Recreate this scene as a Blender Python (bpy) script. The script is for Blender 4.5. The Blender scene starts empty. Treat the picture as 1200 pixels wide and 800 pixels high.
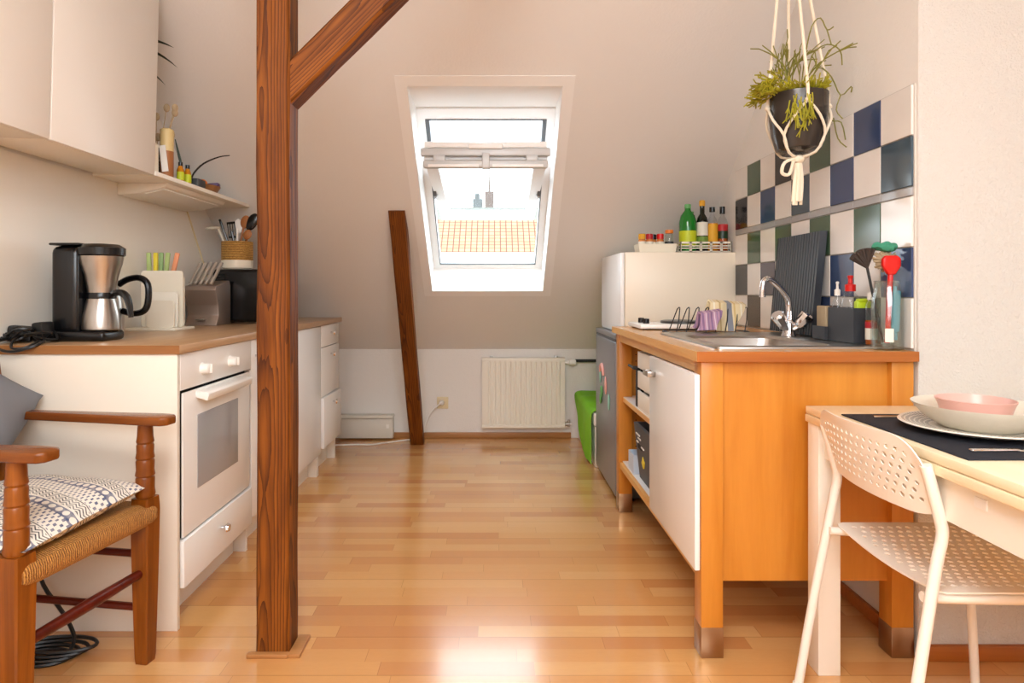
import bpy, bmesh, math, random
from mathutils import Vector, Matrix, Euler
random.seed(7)
PI = math.pi
SC = bpy.context.scene
COL = SC.collection

# ------------------------------------------------------------------ node / material helpers
def lin(c):
    if isinstance(c, str):
        c = c.lstrip('#'); c = [int(c[i:i+2], 16)/255 for i in (0, 2, 4)]
    return tuple((v/12.92 if v <= .04045 else ((v+.055)/1.055)**2.4) for v in c[:3]) + (1.0,)

class G:
    def __init__(s, name):
        s.mat = bpy.data.materials.new(name); s.mat.use_nodes = True
        s.t = s.mat.node_tree; s.b = s.t.nodes['Principled BSDF']
    def n(s, kind, **kw):
        nd = s.t.nodes.new(kind)
        for k, v in kw.items(): setattr(nd, k, v)
        return nd
    def put(s, sock, v):
        if isinstance(v, bpy.types.NodeSocket): s.t.links.new(v, sock)
        else: sock.default_value = v
    def m(s, op, a, b=0.0, c=0.0):
        nd = s.n('ShaderNodeMath', operation=op)
        s.put(nd.inputs[0], a); s.put(nd.inputs[1], b); s.put(nd.inputs[2], c)
        return nd.outputs[0]
    def obj(s): return s.n('ShaderNodeTexCoord').outputs['Object']
    def pos(s): return s.n('ShaderNodeNewGeometry').outputs['Position']
    def sep(s, v):
        nd = s.n('ShaderNodeSeparateXYZ'); s.put(nd.inputs[0], v); return nd.outputs
    def comb(s, x, y, z):
        nd = s.n('ShaderNodeCombineXYZ')
        for i, v in enumerate((x, y, z)): s.put(nd.inputs[i], v)
        return nd.outputs[0]
    def scale(s, v, sc):
        nd = s.n('ShaderNodeMapping'); s.put(nd.inputs[0], v); nd.inputs['Scale'].default_value = sc
        return nd.outputs[0]
    def noise(s, v, scale, detail=3, rough=.5, dist=0):
        nd = s.n('ShaderNodeTexNoise'); s.put(nd.inputs['Vector'], v)
        nd.inputs['Scale'].default_value = scale; nd.inputs['Detail'].default_value = detail
        nd.inputs['Roughness'].default_value = rough; nd.inputs['Distortion'].default_value = dist
        return nd.outputs['Fac']
    def white(s, v):
        nd = s.n('ShaderNodeTexWhiteNoise', noise_dimensions='3D'); s.put(nd.inputs['Vector'], v)
        return nd.outputs['Value']
    def ramp(s, f, stops):
        nd = s.n('ShaderNodeValToRGB'); s.put(nd.inputs[0], f)
        el = nd.color_ramp.elements
        while len(el) < len(stops): el.new(.5)
        for e, (p, c) in zip(el, stops): e.position = p; e.color = lin(c)
        return nd.outputs[0]
    def mix(s, f, a, b, bt='MIX'):
        nd = s.n('ShaderNodeMix', data_type='RGBA', blend_type=bt)
        s.put(nd.inputs[0], f)
        s.put(nd.inputs[6], a if isinstance(a, bpy.types.NodeSocket) else lin(a))
        s.put(nd.inputs[7], b if isinstance(b, bpy.types.NodeSocket) else lin(b))
        return nd.outputs[2]
    def col(s, v): s.put(s.b.inputs['Base Color'], v if isinstance(v, bpy.types.NodeSocket) else lin(v))
    def set(s, **kw):
        for k, v in kw.items(): s.put(s.b.inputs[k.replace('_', ' ')], v)
        return s
    def bump(s, h, strength=.3, dist=.01):
        nd = s.n('ShaderNodeBump'); s.put(nd.inputs['Height'], h)
        nd.inputs['Strength'].default_value = strength; nd.inputs['Distance'].default_value = dist
        s.t.links.new(nd.outputs[0], s.b.inputs['Normal'])

def plain(name, c, rough=.5, metal=0, var=.06, scale=6, bump=0, bscale=200, **kw):
    g = G(name)
    f = g.noise(g.obj(), scale, 4)
    base = lin(c)
    nd = g.n('ShaderNodeHueSaturation'); nd.inputs['Color'].default_value = base
    g.put(nd.inputs['Value'], g.m('MULTIPLY_ADD', f, 2*var, 1-var))
    g.col(nd.outputs[0])
    g.set(Roughness=rough, Metallic=metal, **kw)
    if bump: g.bump(g.noise(g.obj(), bscale, 3), bump, .002)
    return g.mat

def wood(name, c1, c2, axis='Z', scale=18, stretch=.06, rough=.4, dark=None, streak=.5, bump=.05):
    g = G(name)
    sc = {'X': (stretch, 1, 1), 'Y': (1, stretch, 1), 'Z': (1, 1, stretch)}[axis]
    v = g.scale(g.obj(), sc)
    f = g.noise(v, scale, 6, .6, .6)
    f2 = g.noise(v, scale*5, 3, .6, .2)
    c = g.ramp(f, [(.3, c1), (.7, c2)])
    c = g.mix(g.m('MULTIPLY', f2, streak), c, c1, 'MULTIPLY')
    if dark:
        w = g.n('ShaderNodeTexWave', wave_type='RINGS', rings_direction='Z', wave_profile='SAW')
        o = g.sep(g.obj())
        big = g.noise(g.scale(g.obj(), (3, 3, .9)), 1.6, 2)
        g.put(w.inputs['Vector'], g.comb(g.m('ADD', o['X'], g.m('MULTIPLY', big, .05)), g.m('MULTIPLY_ADD', big, .09, g.m('ADD', o['Y'], -.02)), g.m('MULTIPLY', o['Z'], .06)))
        w.inputs['Scale'].default_value = 38; w.inputs['Distortion'].default_value = 2.6
        w.inputs['Detail'].default_value = 3; w.inputs['Detail Scale'].default_value = 2.0
        k = g.m('POWER', w.outputs['Fac'], 2.2)
        c = g.mix(g.m('MULTIPLY', k, .85), c, dark)
        kn = g.n('ShaderNodeTexVoronoi'); g.put(kn.inputs['Vector'], g.scale(g.obj(), tuple(.35 if q < 1 else 1 for q in sc)))
        kn.inputs['Scale'].default_value = 7
        kk = g.m('LESS_THAN', kn.outputs['Distance'], .09)
        c = g.mix(g.m('MULTIPLY', kk, .55), c, dark)
    g.col(c); g.set(Roughness=rough)
    if dark: g.set(Specular_IOR_Level=.2)
    if bump: g.bump(g.m('ADD', f, f2), bump, .01)
    return g.mat

def clear(name, tint, gloss=.1, alpha=.0):
    """thin-walled clear glass or plastic: see-through with a mirror coat"""
    g = G(name); t = g.t
    tr = g.n('ShaderNodeBsdfTransparent'); tr.inputs[0].default_value = lin(tint)
    gl = g.n('ShaderNodeBsdfGlossy'); gl.inputs['Roughness'].default_value = .04
    lw = g.n('ShaderNodeLayerWeight'); lw.inputs[0].default_value = .25
    mx = g.n('ShaderNodeMixShader')
    g.put(mx.inputs[0], g.m('MULTIPLY_ADD', lw.outputs['Facing'], .35, gloss))
    t.links.new(tr.outputs[0], mx.inputs[1]); t.links.new(gl.outputs[0], mx.inputs[2])
    t.links.new(mx.outputs[0], t.nodes['Material Output'].inputs[0])
    return g.mat

M = {}
# walls
def plaster(name, c, b=.35, sc=140):
    g = G(name)
    f = g.noise(g.pos(), 1.3, 3)
    g.col(g.mix(g.m('MULTIPLY', f, .12), c, '#cfc4b8'))
    h = g.m('ADD', g.noise(g.pos(), sc, 3), g.m('MULTIPLY', g.noise(g.pos(), sc*.25, 2), .8))
    g.set(Roughness=.85); g.bump(h, b, .004)
    return g.mat
M['wall'] = plaster('wall_paint', '#ebe7e2')
M['slope'] = plaster('slope_paint', '#e5e2df', .22, 90)
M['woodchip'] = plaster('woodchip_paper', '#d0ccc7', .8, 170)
M['reveal'] = plain('reveal_white', '#f6f4f1', .6, var=.01)

# floor laminate
def floor_mat():
    g = G('beech_laminate')
    o = g.sep(g.pos())
    row = g.m('FLOOR', g.m('DIVIDE', o['Y'], .066))
    rnd = g.white(g.comb(row, 3.0, 0.0))
    ln = g.m('MULTIPLY_ADD', rnd, 7.3, g.m('DIVIDE', o['X'], .44))
    piece = g.m('FLOOR', ln)
    tone = g.white(g.comb(row, piece, 1.0))
    v = g.comb(g.m('MULTIPLY_ADD', tone, 9.0, g.m('MULTIPLY', o['X'], .07)), o['Y'], g.m('MULTIPLY', tone, 5.0))
    f = g.noise(v, 34, 5, .6, .8)
    f2 = g.noise(g.comb(g.m('MULTIPLY', o['X'], .25), o['Y'], tone), 160, 2)
    base = g.ramp(tone, [(0, '#c58450'), (.3, '#d4985c'), (.6, '#dca566'), (1, '#e3b072')])
    c = g.mix(g.m('MULTIPLY', f, .35), base, '#c68a50')
    c = g.mix(g.m('MULTIPLY', f2, .16), c, '#a86a36')
    # joints: strip edges faint, board edges (three strips) darker
    fy = g.m('FRACT', g.m('DIVIDE', o['Y'], .198))
    jy = g.m('MAXIMUM', g.m('LESS_THAN', fy, .012), g.m('GREATER_THAN', fy, .995))
    fx = g.m('FRACT', ln)
    jx = g.m('LESS_THAN', fx, .004)
    j = g.m('MULTIPLY', g.m('MAXIMUM', jy, jx), .4)
    c = g.mix(j, c, '#7d4a22')
    g.col(c)
    g.set(Roughness=g.m('MULTIPLY_ADD', f, .08, .20), Coat_Weight=.85, Coat_Roughness=.13)
    g.bump(g.m('MULTIPLY_ADD', jy, -1.0, g.m('MULTIPLY', g.noise(g.pos(), 5, 2), .4)), .12, .004)
    return g.mat
M['floor'] = floor_mat()
M['oldwood'] = wood('old_beam_wood', '#5e2e08', '#a8621e', 'Z', 16, .07, .55, '#351405', .5, .2)
M['oldwood_x'] = wood('old_brace_wood', '#5e2e08', '#a8621e', 'X', 16, .07, .55, '#351405', .5, .2)
M['trimwood'] = wood('trim_wood', '#a8743f', '#c48f58', 'X', 20, .05, .45)
M['beech'] = wood('oiled_birch', '#c0781f', '#d8943a', 'Z', 9, .10, .38, None, .3)
M['beech_x'] = wood('oiled_birch_rail', '#d8a055', '#e8bd7c', 'Y', 9, .08, .4, None, .3)
M['beech_dark'] = wood('oiled_birch_edge', '#a25a1e', '#bf7430', 'X', 12, .06, .35, None, .4)
M['worktop'] = wood('oak_laminate', '#b08a64', '#c9a680', 'Y', 22, .04, .28, None, .35)
M['worktop_edge'] = wood('oak_laminate_edge', '#8c5a2c', '#a97542', 'X', 26, .04, .4, None, .35)
M['butcher'] = wood('beech_worktop', '#cf9a5e', '#e3b681', 'Y', 18, .05, .25, None, .35)
M['chairwood'] = wood('armchair_wood', '#6a3309', '#a05b18', 'Z', 20, .06, .28, None, .4)
M['chairwood_x'] = wood('armchair_arm_wood', '#63300c', '#95551f', 'X', 20, .06, .25, None, .4)
M['chairred'] = wood('armchair_rail_wood', '#4d160b', '#6b2110', 'X', 20, .06, .3, None, .4)
for k_ in ('chairwood', 'chairwood_x', 'chairred'): M[k_].node_tree.nodes['Principled BSDF'].inputs['Specular IOR Level'].default_value = .3
M['spoonwood'] = wood('spoon_wood', '#9a5c2c', '#b67a42', 'Z', 30, .1, .5)
M['whitelam'] = plain('white_laminate', '#ece7e0', .32, var=.015)
M['whitegloss'] = plain('white_enamel', '#f1eeea', .2, var=.01)
M['creamlam'] = plain('cream_laminate', '#e6ddcf', .4, var=.015)
M['whitecab'] = plain('white_cabinet_front', '#f0efee', .24, var=.01)
M['shelfwhite'] = plain('shelf_white', '#eee9df', .4, var=.02)
M['black'] = plain('black_plastic', '#0d0d0f', .25, var=.1)
M['blackmatt'] = plain('black_matt', '#151516', .55, var=.1)
M['rubber'] = plain('cable_black', '#0b0b0c', .4)
M['dark'] = plain('gap_dark', '#0a0a0a', .8)
M['chrome'] = plain('chrome', '#e6e6e8', .1, 1, var=.01)
M['steel'] = plain('brushed_steel', '#b9b4ae', .28, 1, var=.05, scale=40)
M['footsteel'] = plain('foot_steel', '#a98a6c', .3, 1, var=.06)
M['fridge'] = plain('fridge_silver', '#8d8f95', .34, .55, var=.03, scale=3)
M['fridgegrey'] = plain('fridge_body_grey', '#55575b', .5)
M['winwhite'] = plain('window_white', '#f4f4f4', .4, var=.01)
M['alu'] = plain('window_aluminium', '#c9cacb', .45, .15, var=.02)
M['glass'] = clear('window_glass', '#f4f8f8', .04)
M['jarglass'] = clear('jar_glass', '#f6faf8', .07)
M['bottleclear'] = clear('bottle_clear', '#f8fafc', .04)
M['ovenglass'] = plain('oven_glass', '#a2a1a3', .12, 0, var=.04, scale=3)
M['radiator'] = plain('radiator_enamel', '#efe9dc', .35, var=.01)
M['green'] = plain('green_cloth', '#7ec21c', .8, bump=.2)
M['outletcream'] = plain('socket_cream', '#e0cfa8', .4)
M['whiteplastic'] = plain('white_plastic', '#efece6', .35, var=.02)
M['rope'] = plain('cotton_rope', '#efe2cc', .9, bump=.3, bscale=300)
M['pot'] = plain('dark_glazed_pot', '#3c342e', .22, .3, var=.25, scale=14)
M['soil'] = plain('soil', '#2a1b10', .95)
M['leafy'] = plain('yellow_green_stem', '#9f981e', .5, var=.4, scale=25)
M['leafy2'] = plain('olive_stem', '#7f7a2c', .6, var=.3, scale=25)
M['leafdark'] = plain('dark_leaf', '#16331a', .4, var=.2)
M['adde'] = plain('chair_white', '#efe9df', .3, var=.01)
M['tablebirch'] = wood('table_birch_veneer', '#efdcb6', '#f6e8c9', 'Y', 14, .05, .35, None, .12, 0)
M['tablewhite'] = plain('table_white', '#efe9dd', .35, var=.015)
M['navy'] = plain('navy_cloth', '#1b1d27', .85, bump=.4, bscale=500)
M['stoneware'] = plain('cream_stoneware', '#e0d8c8', .35, var=.06, scale=60)
M['pink'] = plain('pink_glaze', '#e0b0a4', .3, var=.02)
M['greypillow'] = plain('grey_cotton', '#7d828b', .9, var=.06, bump=.2, bscale=400)
M['charcoal'] = plain('charcoal_plastic', '#34363b', .4)
M['gridboard'] = plain('anthracite_board', '#2d3138', .4)
M['cream'] = plain('cream_plastic', '#ece4d2', .4)
M['red'] = plain('red_plastic', '#d3150f', .3)
M['blue'] = plain('blue_plastic', '#4d9db4', .35)
M['lime'] = plain('lime_plastic', '#b7cf1e', .4)
M['teal'] = plain('teal_scourer', '#3f8f72', .9, bump=.6, bscale=300)
M['bristle'] = plain('tan_bristle', '#b09b7c', .9, var=.3, bump=.8, bscale=400)
M['darkbristle'] = plain('dark_bristle', '#3d322c', .9, var=.3, bump=.8, bscale=400)
M['petgreen'] = plain('green_pet', '#1f8a2c', .12, var=.1, Transmission_Weight=.25)
M['darkglass'] = plain('dark_glass', '#11170f', .1)
M['oil'] = plain('golden_oil', '#d78a1a', .12, Transmission_Weight=.2)
M['amber'] = plain('amber_vinegar', '#9a4a12', .15)
M['paperlabel'] = plain('paper_label', '#e9e4d6', .6)
M['greenlabel'] = plain('green_label', '#6f8f3a', .6)
M['yellowlabel'] = plain('yellow_label', '#e4a92a', .6)
M['limelabel'] = plain('lime_label', '#c2cf21', .5)
M['redlabel'] = plain('red_label', '#b3202a', .5)
M['orange'] = plain('orange_plastic', '#e07a24', .45)
M['peach'] = plain('peach_plastic', '#e79a70', .45)
M['yellow'] = plain('yellow_plastic', '#e6d23a', .45)
M['palegreen'] = plain('pale_green_plastic', '#a9c07a', .45)
M['sage'] = plain('sage_plastic', '#8fae74', .45)
M['spice'] = plain('spice_fill', '#c77a35', .6, var=.3, scale=60)
M['bronze'] = plain('bronze_block', '#97867b', .38, .6, var=.03)
M['purple'] = plain('purple_wrap', '#4b2b63', .4)
M['basket'] = None
M['candle'] = plain('candle_wax', '#d9c28a', .5)
M['greybin'] = plain('grey_print_bin', '#4a4a4c', .55)
M['lightblue'] = plain('pale_blue_card', '#c2cede', .6)
M['lilac'] = None
M['tile_roof'] = None
M['pinkmag'] = plain('magnet_pink', '#e8a79c', .4)
M['greenmag'] = plain('magnet_green', '#5fa35a', .4)
M['tealmag'] = plain('magnet_teal', '#8fc4b4', .4)
M['hotplate'] = plain('hotplate_disc', '#4c4b4a', .35, .6)
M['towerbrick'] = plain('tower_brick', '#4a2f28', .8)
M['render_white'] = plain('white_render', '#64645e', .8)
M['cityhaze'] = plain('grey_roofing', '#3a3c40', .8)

def stripes(name, base, bars, axis, period, rough=.85):
    g = G(name); o = g.sep(g.obj())
    f = g.m('FRACT', g.m('DIVIDE', o[axis], period))
    c = None
    cur = lin(base)
    rgb = g.n('ShaderNodeRGB'); rgb.outputs[0].default_value = cur; c = rgb.outputs[0]
    for a, b, cc in bars:
        k = g.m('MULTIPLY', g.m('GREATER_THAN', f, a), g.m('LESS_THAN', f, b))
        c = g.mix(k, c, cc)
    g.col(c); g.set(Roughness=rough); g.bump(g.noise(g.obj(), 500, 2), .2, .002)
    return g.mat
M['creamtowel'] = stripes('cream_striped_towel', '#e8d3a9', [(.1, .3, '#8a8a92'), (.36, .42, '#d8b97d'), (.6, .66, '#f2e8d2'), (.8, .86, '#c9a873')], 'X', .11)
M['lilac'] = stripes('lilac_striped_towel', '#b98fa6', [(.1, .32, '#8d6d8f'), (.5, .6, '#dcc8d2'), (.75, .9, '#9d7f9f')], 'X', .035)

def weave(name, c1, c2, sc, axis='Y', rough=.7):
    g = G(name)
    w = g.n('ShaderNodeTexWave', wave_type='BANDS', bands_direction=axis, wave_profile='SIN')
    g.put(w.inputs['Vector'], g.obj()); w.inputs['Scale'].default_value = sc
    w.inputs['Distortion'].default_value = 3; w.inputs['Detail'].default_value = 2; w.inputs['Detail Scale'].default_value = 4
    f = g.noise(g.obj(), 120, 3)
    c = g.ramp(g.m('MULTIPLY_ADD', f, .5, g.m('MULTIPLY', w.outputs['Fac'], .6)), [(.15, c1), (.75, c2)])
    g.col(c); g.set(Roughness=rough); g.bump(w.outputs['Fac'], .8, .006)
    return g.mat
M['rush'] = weave('woven_rush', '#7a4816', '#cf9144', 52, 'Y')
M['basket'] = weave('woven_seagrass', '#8a5a22', '#d0a054', 34, 'Z')

def tileroof():
    g = G('orange_roof_tiles'); o = g.sep(g.obj())
    fx = g.m('FRACT', g.m('DIVIDE', o['X'], .175)); ry = g.m('DIVIDE', o['Y'], .17); fy = g.m('FRACT', ry)
    j = g.m('MAXIMUM', g.m('LESS_THAN', fx, .17), g.m('LESS_THAN', fy, .16))
    t = g.white(g.comb(g.m('FLOOR', g.m('DIVIDE', o['X'], .175)), g.m('FLOOR', ry), 0.0))
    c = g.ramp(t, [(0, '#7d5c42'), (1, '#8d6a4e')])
    g.col(g.mix(j, c, '#4a2413')); g.set(Roughness=.8)
    return g.mat
M['tile_roof'] = tileroof()

def cushion_mat():
    g = G('blue_print_cotton'); o = g.sep(g.obj())
    u = g.m('ADD', o['Y'], g.m('MULTIPLY', o['X'], .12)); v = o['X']
    per = .135
    f = g.m('FRACT', g.m('ADD', g.m('DIVIDE', u, per), .37))
    # dots band 0.0-0.28
    vx = g.m('SUBTRACT', g.m('FRACT', g.m('DIVIDE', v, .021)), .5)
    ux = g.m('SUBTRACT', g.m('DIVIDE', g.m('SUBTRACT', f, .02), .2), .5)
    d = g.m('SQRT', g.m('ADD', g.m('MULTIPLY', vx, vx), g.m('MULTIPLY', ux, ux)))
    band0 = g.m('LESS_THAN', f, .22)
    dots = g.m('MULTIPLY', band0, g.m('GREATER_THAN', d, .36))
    # zigzag 0.26-0.5
    zz = g.m('ABSOLUTE', vx)
    zf = g.m('FRACT', g.m('SUBTRACT', g.m('MULTIPLY', f, 14.0), g.m('MULTIPLY', zz, 1.8)))
    zig = g.m('MULTIPLY', g.m('MULTIPLY', g.m('GREATER_THAN', f, .27), g.m('LESS_THAN', f, .52)), g.m('LESS_THAN', zf, .42))
    # dashes 0.6-0.9
    v2 = g.m('FRACT', g.m('ADD', g.m('DIVIDE', v, .013), g.m('MULTIPLY', g.m('FLOOR', g.m('MULTIPLY', f, 10.0)), .5)))
    da = g.m('MULTIPLY', g.m('GREATER_THAN', f, .58), g.m('MULTIPLY', g.m('LESS_THAN', v2, .38), g.m('GREATER_THAN', g.m('FRACT', g.m('MULTIPLY', f, 10.0)), .3)))
    line = g.m('LESS_THAN', g.m('ABSOLUTE', g.m('SUBTRACT', f, .55)), .012)
    k1 = g.m('MAXIMUM', dots, da); k2 = g.m('MAXIMUM', zig, line)
    fade = g.m('MULTIPLY_ADD', g.noise(g.obj(), 70, 3), .9, .35)
    c = g.mix(g.m('MINIMUM', g.m('MULTIPLY', k1, fade), 1.0), '#e6dfd4', '#39466e')
    c = g.mix(g.m('MINIMUM', g.m('MULTIPLY', k2, fade), 1.0), c, '#2b2b33')
    g.col(c); g.set(Roughness=.9); g.bump(g.noise(g.obj(), 400, 2), .2, .002)
    return g.mat
M['cushion'] = cushion_mat()

# ------------------------------------------------------------------ mesh helpers
class B:
    def __init__(s): s.bm = bmesh.new(); s.mi = 0
    def _merge(s, t, mat=None):
        if mat is not None: bmesh.ops.transform(t, matrix=mat, verts=t.verts[:])
        mp = {v: s.bm.verts.new(v.co) for v in t.verts}
        for f in t.faces:
            try:
                nf = s.bm.faces.new([mp[v] for v in f.verts]); nf.material_index = s.mi
            except ValueError: pass
        t.free(); return s
    def box(s, x0, x1, y0, y1, z0, z1, bev=0, seg=2, mat=None):
        t = bmesh.new(); bmesh.ops.create_cube(t, size=1)
        for v in t.verts:
            v.co = Vector(((x0+x1)/2+v.co.x*(x1-x0), (y0+y1)/2+v.co.y*(y1-y0), (z0+z1)/2+v.co.z*(z1-z0)))
        if bev: bmesh.ops.bevel(t, geom=t.edges[:], offset=bev, segments=seg, profile=.5, affect='EDGES')
        return s._merge(t, mat)
    def rbox(s, c, size, rot=(0, 0, 0), bev=0, seg=2):
        m = Matrix.Translation(c) @ Euler(rot).to_matrix().to_4x4()
        return s.box(-size[0]/2, size[0]/2, -size[1]/2, size[1]/2, -size[2]/2, size[2]/2, bev, seg, m)
    def raw(s, vs, fs):
        t = bmesh.new(); v = [t.verts.new(p) for p in vs]
        for f in fs: t.faces.new([v[i] for i in f])
        bmesh.ops.recalc_face_normals(t, faces=t.faces[:])
        return s._merge(t)
    def prism(s, pts, axis, a0, a1, bev=0, seg=2):
        """pts: 2D outline in the two other axes (XYZ order)"""
        def mk(p, a):
            return {'X': (a, p[0], p[1]), 'Y': (p[0], a, p[1]), 'Z': (p[0], p[1], a)}[axis]
        t = bmesh.new(); n = len(pts)
        lo = [t.verts.new(mk(p, a0)) for p in pts]; hi = [t.verts.new(mk(p, a1)) for p in pts]
        t.faces.new(lo); t.faces.new(hi)
        for i in range(n): t.faces.new([lo[i], lo[(i+1) % n], hi[(i+1) % n], hi[i]])
        bmesh.ops.recalc_face_normals(t, faces=t.faces[:])
        if bev: bmesh.ops.bevel(t, geom=t.edges[:], offset=bev, segments=seg, profile=.5, affect='EDGES')
        return s._merge(t)
    def lathe(s, prof, c=(0, 0, 0), seg=24, rot=None, sx=1, sy=1):
        t = bmesh.new(); rings = []
        for r, z in prof:
            if r < 1e-6: rings.append([t.verts.new((0, 0, z))])
            else: rings.append([t.verts.new((r*sx*math.cos(2*PI*k/seg), r*sy*math.sin(2*PI*k/seg), z)) for k in range(seg)])
        for a, b in zip(rings, rings[1:]):
            for k in range(seg):
                k2 = (k+1) % seg
                f = [a[k % len(a)], a[k2 % len(a)], b[k2 % len(b)], b[k % len(b)]]
                g = []
                for q in f:
                    if q not in g: g.append(q)
                if len(g) > 2: t.faces.new(g)
        for rg in (rings[0], rings[-1]):
            if len(rg) > 1: t.faces.new(rg)
        bmesh.ops.recalc_face_normals(t, faces=t.faces[:])
        m = Matrix.Translation(c)
        if rot is not None: m = m @ Euler(rot).to_matrix().to_4x4()
        return s._merge(t, m)
    def cyl(s, p0, p1, r, seg=16, r1=None): return s.tube([p0, p1], [r, r if r1 is None else r1], seg)
    def tube(s, pts, r, seg=8, closed=False, sub=0):
        pts = [Vector(p) for p in pts]
        rs = list(r) if isinstance(r, (list, tuple)) else [r]*len(pts)
        if sub:
            P, R = [], []
            n = len(pts); rng = range(n if closed else n-1)
            for i in rng:
                g = lambda k: pts[k % n] if closed else pts[max(0, min(n-1, k))]
                p0, p1, p2, p3 = g(i-1), g(i), g(i+1), g(i+2)
                for j in range(sub):
                    u = j/sub
                    P.append(.5*((2*p1)+(p2-p0)*u+(2*p0-5*p1+4*p2-p3)*u*u+(3*p1-p0-3*p2+p3)*u**3))
                    R.append(rs[i]*(1-u)+rs[(i+1) % n]*u)
            if not closed: P.append(pts[-1]); R.append(rs[-1])
            pts, rs = P, R
        t = bmesh.new(); n = len(pts); rings = []
        up = None
        for i in range(n):
            a = pts[i-1] if (i or closed) else pts[i]; b = pts[(i+1) % n] if (i < n-1 or closed) else pts[i]
            d = (b-a)
            if d.length < 1e-9: d = Vector((0, 0, 1))
            d.normalize()
            if up is None:
                up = Vector((0, 0, 1)) if abs(d.z) < .9 else Vector((1, 0, 0))
            x = d.cross(up)
            if x.length < 1e-6: x = d.orthogonal()
            x.normalize(); y = x.cross(d).normalized(); up = y
            rings.append([t.verts.new(pts[i]+rs[i]*(math.cos(2*PI*k/seg)*x+math.sin(2*PI*k/seg)*y)) for k in range(seg)])
        for i in range(n if closed else n-1):
            a, b = rings[i], rings[(i+1) % n]
            for k in range(seg): t.faces.new([a[k], a[(k+1) % seg], b[(k+1) % seg], b[k]])
        if not closed: t.faces.new(rings[0]); t.faces.new(rings[-1])
        bmesh.ops.recalc_face_normals(t, faces=t.faces[:])
        return s._merge(t)
    def ball(s, c, r, u=16, v=10, rot=None):
        t = bmesh.new(); bmesh.ops.create_uvsphere(t, u_segments=u, v_segments=v, radius=1)
        r = r if isinstance(r, (tuple, list)) else (r, r, r)
        m = Matrix.Translation(c)
        if rot is not None: m = m @ Euler(rot).to_matrix().to_4x4()
        return s._merge(t, m @ Matrix.Diagonal((*r, 1)))
    def grid(s, fn, nu, nv, thick=0):
        """fn(u,v)->(x,y,z); thick extrudes along the normals"""
        t = bmesh.new()
        V = [[t.verts.new(fn(i/nu, j/nv)) for j in range(nv+1)] for i in range(nu+1)]
        for i in range(nu):
            for j in range(nv): t.faces.new([V[i][j], V[i+1][j], V[i+1][j+1], V[i][j+1]])
        if thick:
            bmesh.ops.recalc_face_normals(t, faces=t.faces[:])
            bmesh.ops.solidify(t, geom=t.faces[:], thickness=thick)
            bmesh.ops.recalc_face_normals(t, faces=t.faces[:])
        return s._merge(t)
    def perf(s, fn, w, h, nu, nv, rfrac, margin, thick):
        """perforated sheet w x h (local u,v mapped by fn), staggered holes, rounded outer corners"""
        t = bmesh.new(); cu, cv = w/nu, h/nv; cache = {}
        def V(u, v):
            k = (round(u*2e5), round(v*2e5))
            if k not in cache: cache[k] = t.verts.new(fn(u, v))
            return cache[k]
        for j in range(nv):
            off = .5 if j % 2 else 0
            cells = [(i+off, 1) for i in range(nu-(1 if off else 0))]
            if off: cells += [(0, .5), (nu-.5, .5)]
            for i, wd in cells:
                u0, u1, v0, v1 = i*cu, (i+wd)*cu, j*cv, (j+1)*cv
                um, vm = (u0+u1)/2, (v0+v1)/2
                if wd < 1:
                    t.faces.new([V(u0, v0), V(u1, v0), V(u1, vm), V(u1, v1), V(u0, v1), V(u0, vm)]) ; continue
                ring = [(u1, vm), (u1, v1), (um, v1), (u0, v1), (u0, vm), (u0, v0), (um, v0), (u1, v0)]
                hole = [(um+rfrac*cu*math.cos(a*PI/4), vm+rfrac*cu*math.sin(a*PI/4)) for a in range(8)]
                hv = [t.verts.new(fn(*p)) for p in hole]
                for a in range(8):
                    b = (a+1) % 8
                    t.faces.new([V(*ring[a]), V(*ring[b]), hv[b], hv[a]])
        # margin
        edge = []
        us = [i*cu/2 for i in range(2*nu+1)]; vs = [j*cv/2 for j in range(2*nv+1)]
        for u in us: edge.append(((u, 0), (0, -1)))
        edge.append(((w, 0), (.707, -.707)))
        for v in vs: edge.append(((w, v), (1, 0)))
        edge.append(((w, h), (.707, .707)))
        for u in us[::-1]: edge.append(((u, h), (0, 1)))
        edge.append(((0, h), (-.707, .707)))
        for v in vs[::-1]: edge.append(((0, v), (-1, 0)))
        edge.append(((0, 0), (-.707, -.707)))
        n = len(edge)
        outer = [t.verts.new(fn(p[0]+margin*d[0], p[1]+margin*d[1])) for p, d in edge]
        for i in range(n):
            k = (i+1) % n
            a, b = V(*edge[i][0]), V(*edge[k][0])
            f = [a, b, outer[k], outer[i]] if a is not b else [a, outer[k], outer[i]]
            try: t.faces.new(f)
            except ValueError: pass
        bmesh.ops.recalc_face_normals(t, faces=t.faces[:])
        bmesh.ops.solidify(t, geom=t.faces[:], thickness=thick)
        bmesh.ops.recalc_face_normals(t, faces=t.faces[:])
        return s._merge(t)
    def jitter(s, amt, sc=6):
        from mathutils import noise
        for v in s.bm.verts:
            v.co += Vector(noise.noise_vector(v.co*sc))*amt
        return s

def wmat(o):
    m = Matrix.Translation(o.location) @ o.rotation_euler.to_matrix().to_4x4()
    return wmat(o.parent) @ m if o.parent else m

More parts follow.
